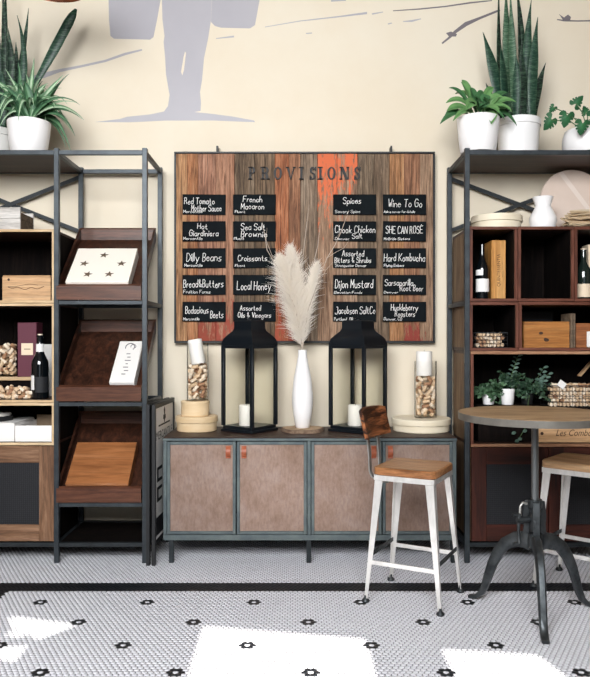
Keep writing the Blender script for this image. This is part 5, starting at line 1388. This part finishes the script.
def mon_leaf(px, py, size, ang, dd, fl=1.0, yaw=0.0):
    """heart-shaped split leaf; ang = direction of the tip in the picture plane (radians, 0 = right, up positive)"""
    o_ = P(px, py, d + dd)
    hf = [(-.08, .04), (-.42, .22), (-.48, .48), (-.28, .70), (-.05, .74), (.02, .34), (.10, .68), (.26, .66), (.30, .30), (.40, .56), (.54, .50), (.56, .22), (.66, .36), (.80, .26), (1.05, .05)]
    pts = hf + [(x_, -y_) for x_, y_ in hf[::-1]]; n = len(pts)
    Rz = Matrix.Rotation(ang, 2)
    b = B(); u_ = Vector((math.cos(yaw), math.sin(yaw), 0)); v_ = Vector((0, -.35, .94))
    vs = []
    cen = b.bm.verts.new(o_)
    for p in pts:
        q = Rz @ Vector(p); cup = -.25 * (p[1] ** 2) * size
        vs.append(b.bm.verts.new(o_ + u_ * q.x * size * fl + v_ * q.y * size + Vector((0, -cup, 0))))
    lay = b.bm.loops.layers.uv.new('UVMap')
    for i in range(n):
        f = b.bm.faces.new((cen, vs[i], vs[(i + 1) % n]))
        for l, uv in zip(f.loops, ((.5, .5), (.15, .5), (.2, .5))): l[lay].uv = uv
    lf = b.build('leaf', M['lf_monstera'], t, normals=False, smooth=False)
    b = B(); base = Vector((x, y, ZP + hh - .015)); st = o_
    b.tube([base, base.lerp(st, .5) + Vector((0, -.01, .03)), st], .003, 6); b.build('leaf_stalk', M['stem'], t)
for a in [(551, 120, .072, math.radians(232), -.08, .8), (567, 116, .066, math.radians(262), -.10), (576, 103.5, .056, math.radians(50), -.02), (553.5, 107.5, .036, math.radians(235), -.05), (582.5, 124, .062, math.radians(265), -.19), (592, 116, .052, math.radians(30), -.08), (586, 112, .04, math.radians(120), .05)]:
    mon_leaf(*a)
# left: snake plant behind
d = 4.66; t = thing('snake_plant', 'dark snake plant in a pale grey pot, top left corner', 'plant', (X(-4, d), Y(d), ZP))
bigpot(t, -3, 15, 18.5, 131, d, 'grey_pot')
for pts, wpx, mt, wd in [
    ([(2, 128), (5, 60), (2, -16)], 7, 'lf_snake_dark', (1, .1, 0)), ([(4, 128), (6, 50), (5, -22)], 6, 'lf_snake_dark', (1, -.5, 0)), ([(8, 128), (12, 80), (8, 28)], 10, 'lf_snake_dark', (1, .1, 0)),
    ([(6, 128, -.03), (10, 90, -.03), (15, 55, -.03)], 9, 'lf_snake_dark', (1, .2, 0)), ([(10, 128), (20, 80), (23, 35)], 8, 'lf_snake_dark', (1, .1, 0)),
    ([(12, 128, -.05), (24, 70, -.05), (17, 15, -.05)], 6, 'lf_snake', (1, .3, 0)), ([(10, 128, .04), (22, 60, .04), (28.5, 8, .04)], 5, 'lf_snake', (1, .1, 0)),
    ([(-4, 128), (-3, 70), (-2, 20)], 10, 'lf_snake_dark', (1, 0, 0)), ([(-8, 128), (-14, 60), (-18, 5)], 9, 'lf_snake', (1, 0, 0)),
    ([(2, 128, -.06), (3, 95, -.06), (1, 70, -.06)], 9, 'lf_snake', (1, .1, 0)), ([(10, 128, .03), (15, 85, .03), (16, 42, .03)], 9, 'lf_snake_dark', (1, .4, 0))]:
    snake_leaf(t, pts, wpx, d, mt, wd)
b = B(); pa, pm, pe = P(10, 126, d + .02), P(41, 74, d + .02), P(76, 9, d + .02)
b.leaf(pa, pm * 2 - (pa + pe) * .5, pe, 9.5 * d / F, lambda q: (.30 + .70 * min(1, max(0, (q - .25) / .45))) * (1 - max(0, (q - .90) / .10) ** 2 * .75), wdir=(1, .1, .5), n=20, fold=.3)
o = b.build('leaf', M['lf_snake'], t, normals=False); o.modifiers.new('thickness', 'SOLIDIFY').thickness = .003
# left: spider plant in front
d = 4.47; t = thing('spider_plant', 'arching striped spider plant in a white pot on the left rack', 'plant', (X(29, d), Y(d), ZP))
c = bigpot(t, 29, 17.2, 21, 122.5, d, 'white', False)
rsp = random.Random(4)
fixed = [(60, 82, 63, 75, 5), (52, 92, 58, 87, 5), (52, 98, 77, 103, 5), (55, 100, 82, 119, 6), (50, 100, 73, 133, 5), (56, 104, 71, 152, 7), (52, 106, 66, 147, 7), (58, 96, 84, 120, 7), (60, 100, 75, 136, 6), (54, 88, 80, 105, 6), (18, 92, 10, 116, 7), (22, 92, 24, 131, 7), (40, 88, 46, 121, 8),
         (34, 70, 34, 58, 4), (16, 90, 5, 68, 5), (10, 95, -6, 92, 6), (12, 104, -8, 112, 6), (22, 82, 18, 62, 5), (42, 92, 62, 88, 6), (44, 100, 60, 112, 6), (30, 86, 26, 74, 6), (14, 100, 0, 126, 6), (50, 104, 68, 120, 6), (46, 95, 62, 102, 6), (20, 96, 2, 84, 5)]
for i in range(78):
    if i < len(fixed):
        mx_, my, ex, ey, w_ = fixed[i]; dd = -.19 if i in (7, 8, 9) else rsp.uniform(-.08, .05)
    else:
        a = rsp.uniform(0, 2 * PI); L = rsp.uniform(20, 42); ex = 29 + math.cos(a) * L; dd = math.sin(a) * L * d / F * .8; ey = 88 + rsp.uniform(-14, 34) * (.4 + L / 60)
        mx_, my, w_ = 29 + math.cos(a) * L * .6, 84 + rsp.uniform(-10, 8), rsp.uniform(4.5, 7)
    tip = P(ex, ey, d + dd); mid = P(mx_, my - 3, d + dd * .6)
    b = B(); b.leaf(c + Vector((rsp.uniform(-.05, .05), rsp.uniform(-.05, .03), 0)), mid, tip, w_ * 1.3 * d / F, lambda q: (.45 + .55 * math.sin(PI * min(1, q * 1.2 + .1))) * (1 - q ** 3) + .03, n=12, fold=.4)
    b.build('leaf', M['lf_spider' if rsp.random() < .62 else 'lf_spider_d'], t, normals=False)

# ------------------------------------------------------------------ pendant lamp
lx, ld = -1.345, 4.0; lz = Z(-14, ld)
t = thing('pendant_lamp', 'copper dome pendant lamp cut by the top edge', 'lamp', (lx, Y(ld), lz))
b = B(); pr = [(.198, 0), (.20, .004), (.19, .05), (.155, .11), (.10, .155), (.04, .18), (.03, .20), (.02, .20), (.03, .175), (.095, .148), (.15, .104), (.185, .047), (.194, .004), (.198, 0)]
b.lathe(pr, (lx, Y(ld), lz), 48); b.build('shade', M['copper'], t)
b = B(); b.tube([(lx, Y(ld), lz + .19), (lx, Y(ld), CEIL)], .004, 8); b.build('cord', M['black_ink'], t)
b = B(); b.lathe([(0, .06), (.02, .065), (.032, .09), (.028, .115), (.016, .14), (.016, .17), (0, .17)], (lx, Y(ld), lz), 20); b.build('bulb', M['white'], t)
